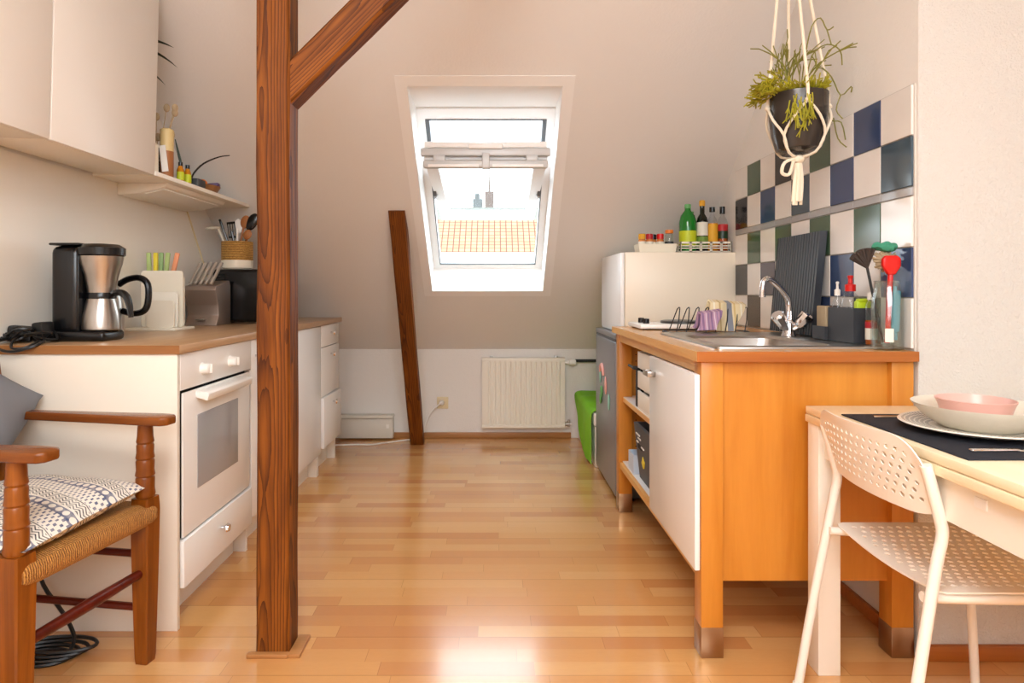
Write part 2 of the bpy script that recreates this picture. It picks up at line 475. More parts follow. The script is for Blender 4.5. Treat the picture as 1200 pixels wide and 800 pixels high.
def build(name, b, mats, parent=None, local=False, ang=35):
    if not isinstance(mats, (list, tuple)): mats = [mats]
    me = bpy.data.meshes.new(name); bm = b.bm
    o = bpy.data.objects.new(name, me); COL.objects.link(o)
    if parent is not None:
        o.parent = parent
        if not local: bmesh.ops.transform(bm, matrix=wmat(parent).inverted(), verts=bm.verts[:])
    elif not local:
        xs = [v.co for v in bm.verts]
        lo = Vector((min(p.x for p in xs), min(p.y for p in xs), min(p.z for p in xs)))
        hi = Vector((max(p.x for p in xs), max(p.y for p in xs), max(p.z for p in xs)))
        c = Vector(((lo.x+hi.x)/2, (lo.y+hi.y)/2, lo.z))
        bmesh.ops.translate(bm, vec=-c, verts=bm.verts[:]); o.location = c
    bm.to_mesh(me); bm.free()
    for m in mats: me.materials.append(M[m] if isinstance(m, str) else m)
    for p in me.polygons: p.use_smooth = True
    me.set_sharp_from_angle(angle=math.radians(ang))
    return o

def tag(o, label, cat, group=None):
    o['label'] = label; o['category'] = cat
    if group: o['group'] = group
    return o
def thing(name, label, cat, loc=(0, 0, 0), rotz=0, group=None):
    o = bpy.data.objects.new(name, None); COL.objects.link(o)
    o.location = loc; o.rotation_euler = (0, 0, rotz); o.empty_display_size = .1
    return tag(o, label, cat, group)
def solo(name, b, mats, label, cat, group=None, ang=35):
    return tag(build(name, b, mats, ang=ang), label, cat, group)
def struct(name, b, mats, parent=None, ang=35):
    o = build(name, b, mats, parent, ang=ang)
    if parent is None: o['kind'] = 'structure'
    return o

# ------------------------------------------------------------------ room shell
T = .78
def zs(y): return 4.29-T*y            # inner face of the front roof slope
XL, XR, XE = -1.603, 1.235, 2.75
YB, YN, YR = 4.67, 1.862, -2.6
ZC = 2.5
YC = (4.29-ZC)/T

struct('floor', B().box(XL-.1, XE+.1, YR-.1, YB+.15, -.12, 0), 'floor')
prof = [(YR, 0), (YB, 0), (YB, zs(YB)+.0), (YC, ZC), (-1.0, ZC), (YR, 1.25)]
wl = struct('wall_left', B().prism([(p[0], p[1]+(.12 if p[1] > .1 else 0)) for p in prof], 'X', XL-.1, XL), 'wall')
pe = Vector((0, 3.29-3.742, .63)).normalized()
struct('trim_2', B().tube([(XL+.009, 3.742, .905), (XL+.009, 3.292, 1.528)], .0045, 6), 'outletcream')
pz = [(1.35, .9), (3.742, .9), (3.29, 1.53), (1.35, 1.53)]
struct('panel', B().prism(pz, 'X', XL-.002, XL+.005), 'shelfwhite', wl)
struct('wall_back', B().box(XL-.1, XR+.1, YB, YB+.1, 0, zs(YB)+.06), 'wall')
pr = [(YN+.0006, 0), (YB, 0), (YB, zs(YB)+.12), (YC, ZC+.12), (YN+.0006, ZC+.12)]
struct('wall_right', B().prism(pr, 'X', XR, XR+.1), 'wall')
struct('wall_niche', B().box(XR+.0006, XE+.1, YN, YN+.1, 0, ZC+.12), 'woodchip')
struct('wall_east', B().prism([(YR, 0), (YN, 0), (YN, ZC+.1), (-1.0, ZC+.1), (YR, 1.35)], 'X', XE, XE+.1), 'wall')
struct('wall_rear', B().box(XL-.1, XE+.1, YR-.1, YR, 0, 1.35), 'wall')

# front slope with the skylight shaft
HX0, HX1 = -.398, .314
IB, IT = (4.124, zs(4.124)), (2.925, zs(2.925))
OB, OT = (4.262, zs(4.262)+.28), (3.287, zs(3.287)+.28)
SX0, SX1 = XL-.1, XR+.1
def slope_shell():
    inn = [(SX0, YB+.1, zs(YB+.1)), (SX1, YB+.1, zs(YB+.1)), (SX1, YC, ZC), (SX0, YC, ZC)]
    hi = [(HX0, IB[0], IB[1]), (HX1, IB[0], IB[1]), (HX1, IT[0], IT[1]), (HX0, IT[0], IT[1])]
    ho = [(HX0, OB[0], OB[1]), (HX1, OB[0], OB[1]), (HX1, OT[0], OT[1]), (HX0, OT[0], OT[1])]
    out = [(x, y, zs(y)+.28) for x, y, z in inn]
    V = inn+hi+ho+out; F = []; mi = []
    for k in range(4):
        j = (k+1) % 4
        F.append([k, j, 4+j, 4+k]); mi.append(0)
        F.append([4+k, 4+j, 8+j, 8+k]); mi.append(1)
        F.append([8+k, 8+j, 12+j, 12+k]); mi.append(0)
        F.append([12+k, 12+j, j, k]); mi.append(0)
    b = B()
    t = b.bm; v = [t.verts.new(p) for p in V]
    for f, m in zip(F, mi):
        nf = t.faces.new([v[i] for i in f]); nf.material_index = m
    bmesh.ops.recalc_face_normals(t, faces=t.faces[:])
    return b
struct('ceiling', slope_shell(), ['slope', 'reveal'], ang=20)
struct('ceiling_flat', B().box(XL-.1, XE+.1, -1.0, YC+.02, ZC, ZC+.15), 'wall')
# rear slope with a second roof window opening (behind the camera)
RT = (ZC-1.25)/(YR+1.0)*-1
def zr(y): return ZC-(-1.0-y)*(ZC-1.25)/(-1.0-YR)
def rear_slope():
    xs = [XL-.1, -.9, 1.5, XE+.1]; ys = [-1.0, -1.12, -2.3, YR-.05]
    b = B()
    for lift in (0, ):
        vs, fs = [], []
        for y in ys:
            for x in xs: vs.append((x, y, zr(y)))
        for y in ys:
            for x in xs: vs.append((x, y, zr(y)+.15))
        for i in range(3):
            for j in range(3):
                if i == 1 and j == 1: continue
                a = i*4+j; fs.append([a, a+1, a+5, a+4]); fs.append([16+a, 16+a+1, 16+a+5, 16+a+4])
        for a, c in ((5, 6), (6, 10), (10, 9), (9, 5)): fs.append([a, c, 16+c, 16+a])
        b.raw(vs, fs)
    return b
struct('ceiling_rear', rear_slope(), 'wall')

# trims
def frame_on_slope():
    o = .053; L = .004
    def P(x, y, d): return (x, y+d*.616*-1, zs(y)-d*.788)
    dy = o*.788
    outer = [(HX0-o, IB[0]+dy*1.0), (HX1+o, IB[0]+dy), (HX1+o, IT[0]-dy), (HX0-o, IT[0]-dy)]
    inner = [(HX0, IB[0]), (HX1, IB[0]), (HX1, IT[0]), (HX0, IT[0])]
    V = [P(*p, -.004) for p in outer]+[P(*p, -.004) for p in inner]+[P(*p, L) for p in outer]+[P(*p, L) for p in inner]
    F = []
    for k in range(4):
        j = (k+1) % 4
        F += [[k, j, 4+j, 4+k], [8+k, 8+j, 12+j, 12+k], [k, j, 8+j, 8+k], [4+k, 4+j, 12+j, 12+k]]
    return B().raw(V, F)
M['lining'] = plain('lining_paint', '#eceae8', .7, var=.01)
struct('trim_1', frame_on_slope(), 'lining', ang=20)
struct('baseboard_back', B().box(-1.0, .56, YB-.016, YB, 0, .042, .003), 'trimwood')
struct('baseboard_niche', B().box(XR+.0, XE, YN-.016, YN, 0, .045, .003), 'beech_dark')
struct('baseboard_right', B().box(XR-.016, XR, YN+.02, 3.2, 0, .042, .003), 'beech_dark')

# tiles on the right wall
def tiles():
    b = B(); cols = ['tw', 'tg', 'tb', 'tk', 'ts', 'tp', 'tn', 'tband', 'tlg']
    idx = {c: i+1 for i, c in enumerate(cols)}
    rows = [(1.528, 1.678), (1.378, 1.528), (1.20, 1.35), (1.05, 1.20), (.90, 1.05)]
    lay = ['wtwgwkwgw', 'swbwdwbwk', 'wlwgwgwgw', 'bwbwkwpwk', 'wgwbwgwnw']
    mp = {'w': 'tw', 't': 'tb', 'g': 'tg', 'k': 'tk', 's': 'ts', 'b': 'tb', 'd': 'ts', 'l': 'tg', 'p': 'tp', 'n': 'tn'}
    b.mi = 0
    b.box(XR-.004, XR+.01, YN+.012, 3.262, .895, 1.68)
    w = .1527
    for (z0, z1), ls in zip(rows, lay):
        for c, ch in enumerate(ls):
            y0 = 1.877+c*w
            b.mi = idx[mp[ch]]
            b.box(XR-.010, XR, y0+.0015, y0+w-.0015, z0+.0015, z1-.0015, .0015, 1)
    for c in range(9):
        y0 = 1.877+c*w
        b.mi = idx['tband']; b.box(XR-.010, XR, y0+.0015, y0+w-.0015, 1.3515, 1.3765, .0015, 1)
    return b
for k, c in {'tw': '#eae4de', 'tg': '#465c47', 'tb': '#394a6e', 'tk': '#262223', 'ts': '#465764', 'tp': '#4a4250', 'tn': '#4b3a2c', 'tband': '#a8a7a8', 'tlg': '#3a4f3c'}.items():
    M[k] = plain('tile_'+k, c, .12, var=.12, scale=5)
M['grout'] = plain('grout', '#cbc4bb', .9)
t = struct('wall_tiles', tiles(), ['grout', 'tw', 'tg', 'tb', 'tk', 'ts', 'tp', 'tn', 'tband', 'tlg'])

# skylight window
win = bpy.data.objects.new('window_1', None); COL.objects.link(win); win['kind'] = 'structure'
win.location = (-.042, OB[0], OB[1])
nrm = Vector((0, .616, .788)); alg = Vector((0, OT[0]-OB[0], OT[1]-OB[1])); LW = alg.length; alg.normalize()
def W(x, a, d): return Vector((x, OB[0], OB[1]))+alg*a+nrm*d
def slab(b, x0, x1, a0, a1, d0, d1):
    vs = [W(x, a, d) for d in (d0, d1) for a in (a0, a1) for x in (x0, x1)]
    return b.raw(vs, [[0, 1, 3, 2], [4, 5, 7, 6], [0, 1, 5, 4], [2, 3, 7, 6], [0, 2, 6, 4], [1, 3, 7, 5]])
def ring(b, fn, x0, x1, a0, a1, w, d0, d1):
    o = [(x0, a0), (x1, a0), (x1, a1), (x0, a1)]; i = [(x0+w, a0+w), (x1-w, a0+w), (x1-w, a1-w), (x0+w, a1-w)]
    V = [fn(*p, d0) for p in o]+[fn(*p, d0) for p in i]+[fn(*p, d1) for p in o]+[fn(*p, d1) for p in i]
    F = []
    for k in range(4):
        j = (k+1) % 4
        F += [[k, j, 4+j, 4+k], [8+k, 8+j, 12+j, 12+k], [k, j, 8+j, 8+k], [4+k, 4+j, 12+j, 12+k]]
    return b.raw(V, F)
fr = B(); ring(fr, W, HX0-.02, HX1+.02, -.02, LW+.02, .062, -.03, .07)
frm = build('frame', fr, 'winwhite', win)
gk = B(); ring(gk, W, HX0+.042, HX1-.042, .042, LW-.042, .005, -.036, -.026)  # thin dark ring stands in for the shadow line around the frame
M['frame_shadow'] = plain('frame_shadow_grey', '#5d6165', .6)
build('frame_shadow', gk, 'frame_shadow', frm)
# sash, swung open on its middle hinge
S0, S1 = Vector((0, 4.33, 1.575)), Vector((0, 3.215, 1.755))
sd = (S1-S0); SL = sd.length; sd.normalize(); sn = Vector((0, -sd.z, sd.y)); sn = sn if sn.z > 0 else -sn
def S(x, a, d): return Vector((x, S0.y, S0.z))+sd*a+sn*d
sx0, sx1 = -.352, .268
sb = B(); ring(sb, S, sx0, sx1, 0, SL, .062, -.025, .025)
sash = build('sash', sb, 'winwhite', win)
pb = B(); vs = [S(x, a, d) for d in (-.006, .006) for a in (.055, SL-.055) for x in (sx0+.055, sx1-.055)]
pb.raw(vs, [[0, 1, 3, 2], [4, 5, 7, 6], [0, 1, 5, 4], [2, 3, 7, 6], [0, 2, 6, 4], [1, 3, 7, 5]])
build('pane', pb, 'glass', sash)
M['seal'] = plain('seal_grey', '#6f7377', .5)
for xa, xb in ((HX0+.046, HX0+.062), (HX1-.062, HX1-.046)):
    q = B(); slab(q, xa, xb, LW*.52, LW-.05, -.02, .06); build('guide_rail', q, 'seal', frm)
tr_ = B(); tr_.box(sx0+.004, sx1-.004, S1.y-.03, S1.y+.02, S1.z+.029, S1.z+.060, .004); build('top_rail', tr_, 'winwhite', sash)
vb = B()
y0, z0 = S1.y, S1.z
vb.box(sx0-.012, sx1+.012, y0-.035, y0-.005, z0-.012, z0+.028, .006)
build('ventilation_flap', vb, 'alu', sash)
hb = B(); hb.box(-.042-.085, -.042+.085, y0-.05, y0-.03, z0+.02, z0+.05, .008)
build('top_handle', hb, 'winwhite', sash)
bl = B(); bl.box(sx0+.0, sx1-.0, y0-.05, y0-.012, z0-.075, z0-.035, .01)
bl.box(-.06, -.022, y0-.055, y0-.014, z0-.078, z0-.0, .006)
for sx in (sx0+.08, sx1-.08): bl.box(sx-.03, sx+.03, y0-.045, y0-.02, z0-.04, z0-.01, .006)
cas = build('blind_cassette', bl, 'alu', sash)
for xa, xb in ((sx0+.025, -.075), (-.008, sx1-.025)):
    q = B(); q.box(xa, xb, y0-.054, y0-.046, z0-.072, z0-.058, .002); build('slot', q, 'winwhite', cas)
for sx in (HX0+.045, HX1-.045):
    ar = B(); p = W(sx, LW*.5, -.01); q = S(sx0+.03 if sx < 0 else sx1-.03, SL*.5, 0)
    ar.cyl(p, p.lerp(q, .5), .012, 12); build('hinge', ar, 'alu', win)

# ------------------------------------------------------------------ outside
def roofmesh():
    b = B(); L = math.hypot(2.7, 2.3)
    return b
root = thing('tiled_house', 'neighbouring house with a sunlit orange tiled roof below the open skylight sash', 'building', (0, 20, 0))
R0, R1 = Vector((0, 16.5, .35)), Vector((0, 20, 3.30))
L = (R1-R0).length; an = math.atan2(R1.z-R0.z, R1.y-R0.y)
ro = B().box(-9, 9, 0, L, -.1, 0)
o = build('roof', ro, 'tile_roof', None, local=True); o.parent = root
o.location = Vector((0, R0.y-20, R0.z)); o.rotation_euler = (an, 0, 0)
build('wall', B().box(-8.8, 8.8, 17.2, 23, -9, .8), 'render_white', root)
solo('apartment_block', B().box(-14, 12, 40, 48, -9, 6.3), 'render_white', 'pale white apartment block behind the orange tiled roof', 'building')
tw = B().box(-1.0, -.05, 70, 71, -9, 12.0, .05).box(-.62, -.42, 70.3, 70.5, 12, 15.5)
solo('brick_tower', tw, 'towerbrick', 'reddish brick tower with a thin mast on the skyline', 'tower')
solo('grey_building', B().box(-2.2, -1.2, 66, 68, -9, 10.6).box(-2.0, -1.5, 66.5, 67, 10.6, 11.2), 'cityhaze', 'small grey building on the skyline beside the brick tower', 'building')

# ------------------------------------------------------------------ timbers
def timber(x0, x1, y0, y1, z0, z1, n=26):
    b = B(); t = b.bm
    m = 4; ring_ = []
    c = .008
    outl = [(x0+c, y0), (x1-c, y0), (x1, y0+c), (x1, y1-c), (x1-c, y1), (x0+c, y1), (x0, y1-c), (x0, y0+c)]
    for k in range(n+1):
        z = z0+(z1-z0)*k/n
        ring_.append([t.verts.new((x, y, z)) for x, y in outl])
    for a, q in zip(ring_, ring_[1:]):
        for k in range(8): t.faces.new([a[k], a[(k+1) % 8], q[(k+1) % 8], q[k]])
    t.faces.new(ring_[0]); t.faces.new(ring_[-1])
    bmesh.ops.recalc_face_normals(t, faces=t.faces[:])
    return b
post = thing('timber_post', 'tall upright dark brown timber post standing in the middle of the kitchen', 'post', (-.651, 1.928, 0))
build('shaft', timber(-.700, -.602, 1.88, 1.975, .0, 2.5).jitter(.0035, 4), 'oldwood', post)
tb = B().box(-.722, -.602, 1.862, 1.882, 0, .012, .002)
build('floor_trim', tb, 'trimwood', post)
build('floor_trim', B().box(-.602, -.566, 1.865, 1.975, 0, .012, .002), 'trimwood', post)
# brace: 45 degree timber
bt = timber(-.047, .047, -.042, .042, 0, 1.33, 18).jitter(.0035, 4)
ba = math.radians(45.5)
bo = build('timber_brace', bt, 'oldwood', None, local=True)
bo.location = (-.664, 1.929, 1.632); bo.rotation_euler = (0, ba, 0)
tag(bo, 'slanting brown timber brace rising from the upright post to the ceiling', 'beam')
bm_ = timber(-.06, .06, -.055, .055, 0, 4.3, 20).jitter(.0035, 4)
o = build('ceiling_beam', bm_, 'oldwood', None, local=True); o.location = (XL-.0, 1.928, 2.46); o.rotation_euler = (0, PI/2, 0)
tag(o, 'horizontal timber beam under the ceiling carrying the brace', 'beam')
# leaning strut at the back
st = timber(-.046, .046, -.04, .04, -.03, 1.79, 18).jitter(.0035, 4)
so = build('timber_strut', st, 'oldwood', None, local=True)
so.location = (-.540, 4.50, .0); so.rotation_euler = (math.atan2(4.46-3.53, 1.536), 0, math.radians(0))
tag(so, 'short leaning brown timber strut under the roof slope at the back wall', 'post')

# ------------------------------------------------------------------ left kitchen run
XF = -1.0
wt = solo('worktop', B().box(XL+.005, -.986, 2.010, 4.15, .872, .90, .003), 'worktop', 'oak-look worktop over the white units along the wall behind the stove', 'worktop')
build('edge_strip', B().box(XL+.005, -.988, 2.007, 2.010, .872, .899), 'worktop_edge', wt)
solo('end_panel', B().box(XL+.005, -.997, 2.014, 2.031, 0, .872, .001), 'creamlam', 'plain cream end panel of the kitchen run behind the rush armchair', 'panel')

def ring_knob(b, x, y, z, r=.014):
    b.lathe([(.006, 0), (.006, .012), (r*.8, .016), (r, .022), (r*.8, .03), (0, .031)], (x, y, z), 16, (0, PI/2, 0))
stove = thing('stove', 'white electric stove with grey oven window and round knobs', 'stove', (-1.3, 2.33, 0))
build('body', B().box(XL+.03, -1.022, 2.040, 2.622, .13, .870), 'blackmatt', stove)
cp = build('control_panel', B().box(-1.024, -.996, 2.034, 2.626, .752, .870, .004), 'whitegloss', stove)
for yy in (2.184, 2.414):
    kb = B().lathe([(.021, 0), (.021, .004), (.018, .008), (.017, .028), (.013, .031), (0, .031)], (-.998, yy, .806), 20, (0, PI/2, 0))
    kb.rbox((-.966, yy, .806), (.012, .007, .03), bev=.002)
    build('knob', kb, 'whiteplastic', cp)
dr = build('oven_door', B().box(-1.006, -.998, 2.056, 2.614, .276, .742, .003), 'whitegloss', stove)
build('door_core', B().box(-1.024, -1.006, 2.054, 2.616, .277, .741), 'black', dr)
build('oven_window', B().box(-1.0, -.9955, 2.152, 2.49, .408, .655, .001), 'ovenglass', dr)
hd = B(); hd.prism([(-.998, .715), (-.958, .703), (-.952, .727), (-.960, .733), (-.998, .735)], 'Y', 2.14, 2.53, .002)
build('handle', hd, 'whiteplastic', dr)
dw = build('drawer', B().box(-1.02, -.990, 2.045, 2.620, .119, .270, .004), 'whitegloss', stove)
kb = B(); ring_knob(kb, -.991, 2.325, .212, .016); build('knob', kb, 'chrome', dw)
build('plinth', B().box(-1.09, -1.07, 2.035, 2.624, 0, .13), 'whitelam', stove)

def base_unit(name, label, y0, y1, cat='cabinet'):
    t = thing(name, label, cat, (-1.3, (y0+y1)/2, 0))
    body = B().box(XL+.02, -1.022, y0, y1, .13, .870)
    build('carcass', body, 'whitelam', t)
    build('plinth', B().box(-1.09, -1.072, y0+.02, y1-.02, 0, .13), 'whitelam', t)
    for yy in (y0, y1-.018):
        build('side_foot', B().box(XL+.2, -1.022, yy, yy+.018, 0, .13), 'whitelam', t)
    return t
c1 = base_unit('base_cabinet', 'white base cabinet between the stove and the timber post', 2.632, 3.082)
d = build('door', B().box(-1.021, -.999, 2.635, 3.079, .133, .868, .003), 'whitecab', c1)
kb = B(); ring_knob(kb, -1.0, 2.68, .80); build('knob', kb, 'chrome', d)
c2 = base_unit('base_cabinet', 'white base cabinet with one tall plain door right of the timber post', 3.090, 3.700)
d = build('door', B().box(-1.021, -.999, 3.093, 3.697, .133, .868, .003), 'whitecab', c2)
kb = B(); ring_knob(kb, -1.0, 3.15, .80); build('knob', kb, 'chrome', d)
c3 = base_unit('drawer_cabinet', 'white three-drawer cabinet with round steel knobs at the far end', 3.706, 4.122)
for z0, z1, ex in ((.743, .868, 0), (.452, .738, 0), (.155, .447, .014)):
    d = build('drawer', B().box(-1.021, -.999+ex, 3.709, 4.119, z0, z1, .003), 'whitecab', c3)
    kb = B(); ring_knob(kb, -1.0+ex, 3.914, z1-.05, .015); build('knob', kb, 'chrome', d)

# wall shelf and cabinets
solo('wall_shelf', B().prism([(2.548, 1.530), (3.530, 1.530), (3.512, 1.548), (2.548, 1.548)], 'X', XL+.002, -1.347, .001), 'shelfwhite', 'open white wall shelf running on from the wall cabinets to the roof slope', 'shelf')
for i, (y0, y1, lb) in enumerate(((1.345, 1.943, 'white wall cabinet cut off at the picture edge above the coffee maker'), (1.947, 2.545, 'white wall cabinet with plain door ending where the open shelf begins'))):
    t = thing('wall_cabinet', lb, 'cabinet', (-1.47, (y0+y1)/2, 1.531), group=None)
    m = Matrix.Translation((-1.35, 0, 1.531)) @ Euler((0, .026, 0)).to_matrix().to_4x4()
    build('carcass', B().box(-.235, -.021, y0, y1, 0, .715, .001, mat=m), 'shelfwhite', t)
    build('door', B().box(-.019, .001, y0+.002, y1-.001, .0, .715, .002, mat=m), 'whitelam', t)
li = thing('shelf_light', 'slim white strip light fixed under the open wall shelf', 'light', (-1.5, 3.0, 1.5))
build('housing', B().prism([(XL+.006, 1.529), (XL+.006, 1.478), (-1.50, 1.486), (-1.395, 1.512), (-1.385, 1.529)], 'Y', 2.715, 3.30, .003), 'shelfwhite', li)
build('diffuser', B().rbox((-1.45, 3.0, 1.4955), (.085, .54, .006), (0, -.243, 0), .002), 'whiteplastic', li)

# ---- things on the worktop
ZT = .9
cm = thing('coffee_maker', 'black filter coffee maker with brushed steel filter cone and thermos', 'coffee maker', (-1.42, 2.2, ZT))
tp = B().box(-1.507, -1.405, 2.165, 2.365, ZT+.022, ZT+.325, .026, 4)
build('water_tank', tp, 'black', cm)
build('tank_lid', B().box(-1.508, -1.404, 2.164, 2.366, ZT+.3255, ZT+.334, .004), 'black', cm)
build('base', B().box(-1.508, -1.312, 2.15, 2.278, ZT, ZT+.034, .012, 3), 'black', cm)
build('filter_lid', B().lathe([(.066, 0), (.073, .006), (.074, .03), (.055, .043), (0, .047)], (-1.358, 2.215, ZT+.288), 28, sx=1, sy=1).box(-1.43, -1.35, 2.18, 2.27, ZT+.29, ZT+.325, .01), 'black', cm)
build('filter_cone', B().lathe([(.044, 0), (.045, .012), (.052, .06), (.064, .10), (.068, .125), (0, .125)], (-1.358, 2.215, ZT+.165), 28), 'steel', cm)
build('back_column', B().box(-1.425, -1.408, 2.17, 2.28, ZT+.03, ZT+.31, .006), 'black', cm)
def thermos(x, y, ang, lab):
    t = thing('thermos_jug', lab, 'jug', (x, y, ZT+.035))
    build('body', B().lathe([(.056, 0), (.060, .004), (.060, .012), (.057, .05), (.047, .10), (.043, .112), (0, .112)], (x, y, ZT+.036), 28), 'steel', t)
    build('collar', B().lathe([(.045, 0), (.046, .012), (.040, .03), (.037, .038), (0, .04)], (x, y, ZT+.144), 24), 'black', t)
    dx, dy = math.cos(ang), math.sin(ang)
    h = B(); P = [(.036, .160), (.075, .165), (.100, .150), (.112, .118), (.118, .080)]
    h.tube([(x+dx*r, y+dy*r, ZT+z) for r, z in P], [.010, .012, .013, .011, .008], 10, sub=4)
    build('handle', h, 'black', t)
    return t
thermos(-1.358, 2.215, math.radians(-12), 'brushed steel thermos jug standing on the coffee maker plate under the filter cone')
t = thing('thermos_jug', 'second steel thermos jug half hidden behind the coffee maker', 'jug', (-1.468, 2.43, ZT))
build('body', B().lathe([(.055, 0), (.058, .06), (.052, .14), (.04, .18), (0, .19)], (-1.468, 2.43, ZT), 24), 'steel', t)
h = B(); h.tube([(-1.425, 2.43, ZT+.195), (-1.39, 2.43, ZT+.215), (-1.345, 2.43, ZT+.22), (-1.315, 2.43, ZT+.195), (-1.314, 2.43, ZT+.13), (-1.33, 2.43, ZT+.095), (-1.37, 2.43, ZT+.085), (-1.412, 2.43, ZT+.095)], .012, 10, sub=4)
build('handle', h, 'black', t)
build('lid', B().lathe([(.04, .18), (.042, .2), (.03, .225), (0, .23)], (-1.468, 2.43, ZT), 20), 'steel', t)

# chopping-board set: tray, boards, knives
cb = thing('board_rack', 'white rack holding nested chopping boards beside the coffee maker', 'rack', (-1.450, 2.820, ZT))
def RB(b, x0, x1, y, z0, z1, th=.010, bev=.009):
    t = bmesh.new(); pts = []
    r = .014
    for cx, cz, a0 in ((x1-r, z0+r, -90), (x1-r, z1-r, 0), (x0+r, z1-r, 90), (x0+r, z0+r, 180)):
        for k in range(5):
            a = math.radians(a0+k*22.5); pts.append((cx+r*math.cos(a), cz+r*math.sin(a)))
    t.free(); return b.prism(pts, 'Y', y, y+th, .0015, 1)
build('tray', B().box(-1.575, -1.355, 2.720, 2.900, ZT, ZT+.012, .004), 'cream', cb)
build('back_housing', RB(B(), -1.565, -1.390, 2.850, ZT+.01, ZT+.235, .03), 'cream', cb)
M['cream_lit'] = plain('cream_plastic_lit', '#f4efe2', .35)  # lighter copy of the cream, stands in for shading between the boards
def rack_board(lab, x0, x1, y, h, mt='cream'):
    b = RB(B(), x0, x1, y, ZT+.012, ZT+.012+h); return solo('chopping_board', b, mt, lab, 'chopping board')
rack_board('largest cream chopping board at the back of the nested set', -1.548, -1.365, 2.805, .248)
rack_board('middle cream chopping board in front of the tallest in the rack', -1.505, -1.366, 2.762, .155, 'cream_lit')
rack_board('smallest cream chopping board at the front of the rack', -1.485, -1.367, 2.734, .118, 'cream')
for i, (x, mt, lean, nm) in enumerate(((-1.542, 'palegreen', -.03, 'pale green handle of a knife, leftmost of the set in the board rack'), (-1.516, 'yellow', 0, 'yellow handle of a knife in the white board rack'), (-1.496, 'sage', .03, 'sage green handle beside the yellow knife in the board rack'), (-1.479, 'palegreen', .10, 'light green handle beside the orange knife in the board rack'), (-1.458, 'peach', .22, 'orange handle leaning right in the white board rack'))):
    k = thing('kitchen_knife', nm, 'knife', (x, 2.868, ZT+.02), group='coloured knives in the board rack')
    build('handle', B().rbox((x+lean*.13, 2.868, ZT+.29), (.020, .014, .105), (0, lean, 0), .005), mt, k)
    build('blade', B().rbox((x, 2.868, ZT+.15), (.014, .003, .18), (0, lean*.5, 0)), mt, k)

kbk = thing('knife_block', 'bronze curved knife block beside the black countertop oven', 'knife block', (-1.455, 3.2, ZT))
pk = [(3.16, ZT), (3.19, ZT+.05), (3.185, ZT+.10), (3.15, ZT+.175), (3.16, ZT+.195), (3.32, ZT+.225), (3.335, ZT+.20), (3.335, ZT)]
build('body', B().prism(pk, 'X', -1.53, -1.372, .004), 'bronze', kbk)
build('badge', B().box(-1.472, -1.432, 3.150, 3.185, ZT+.026, ZT+.032), 'steel', kbk)
for i in range(5):
    x = -1.510+i*.026
    k = thing('steel_knife', ['steel-handled knife at the left end of the bronze block', 'steel-handled knife second from left in the bronze block', 'steel-handled knife in the middle of the bronze block', 'steel-handled knife second from right in the bronze block', 'steel-handled knife at the right end of the bronze block'][i], 'knife', (x, 3.22, ZT+.2), group='knives in the bronze block')
    z = ZT+.205
    h = B().tube([(x, 3.18, z), (x+.006, 3.185, z+.015), (x+.02, 3.205, z+.06), (x+.034, 3.225, z+.108)], [.009, .0075, .008, .009], 8, sub=3)
    build('handle', h, 'steel', k)
    build('blade', B().rbox((x-.002, 3.222, z-.07), (.002, .022, .12)), 'chrome', k)

ov = thing('countertop_oven', 'black boxy countertop appliance with side vents half behind the post', 'appliance', (-1.3, 3.4, ZT))
build('body', B().box(-1.475, -1.13, 3.345, 3.55, ZT+.008, ZT+.285, .016, 3), 'black', ov)
vs = B()
for i in range(6): vs.box(-1.445, -1.405, 3.342, 3.347, ZT+.19+i*.013, ZT+.196+i*.013)
vn = build('vent', vs, 'dark', ov)
for x in (-1.44, -1.16):
    build('foot', B().box(x-.015, x+.015, 3.37, 3.40, ZT, ZT+.01), 'rubber', ov)
    build('foot', B().box(x-.015, x+.015, 3.50, 3.53, ZT, ZT+.01), 'rubber', ov)

PZ = ZT+.286
px, py = -1.378, 3.435
up = thing('utensil_pot', 'cream pot with a woven seagrass upper band holding cooking utensils', 'pot', (px, py, PZ))
build('lower_bowl', B().lathe([(.068, 0), (.078, .008), (.080, .05), (.0, .05)], (px, py, PZ), 28), 'cream', up)
build('woven_band', B().lathe([(.080, .0), (.080, .10), (.076, .10), (.074, .01), (0, .01)], (px, py, PZ+.048), 28), 'basket', up)
def utensil(name, lab, x0, x1, z1, mt, head, cat='utensil', y1=0):
    t = thing(name, lab, cat, (px+x0, py, PZ+.06), group='utensils in the woven pot')
    p0 = Vector((px+x0, py, PZ+.06)); p1 = Vector((px+x1, py+y1, PZ+z1+.03))
    build('shaft', B().cyl(p0, p1, .006, 8), mt, t)
    hb = B(); head(hb, p1); build('head', hb, mt, t)
def slotted(b, p):
    b.rbox(p+Vector((-.005, 0, .045)), (.045, .004, .012), (0, -.12, 0), .002)
    b.rbox(p+Vector((.006, 0, -.03)), (.045, .004, .012), (0, -.12, 0), .002)
    for i in range(4): b.rbox(p+Vector((-.019+i*.0127, 0, .005)), (.005, .004, .085), (0, -.12, 0), .001)
utensil('slotted_turner', 'black slotted turner with open slots in the woven pot', .0, -.03, .175, 'black', slotted)
utensil('serving_tongs', 'thin black rod leaning left in the woven pot', -.02, -.09, .225, 'black', lambda b, p: b.rbox(p, (.012, .01, .03), (0, -.4, 0), .003))
utensil('wooden_spoon', 'brown wooden spoon with oval bowl in the woven pot', .0, .035, .205, 'spoonwood', lambda b, p: b.ball(p+Vector((.008, 0, .02)), (.026, .008, .036), rot=(0, .25, 0)))
utensil('ladle', 'black ladle at the right of the woven pot partly behind the post', .02, .07, .205, 'black', lambda b, p: b.ball(p+Vector((.01, 0, .02)), (.030, .012, .05), rot=(0, .5, 0)))
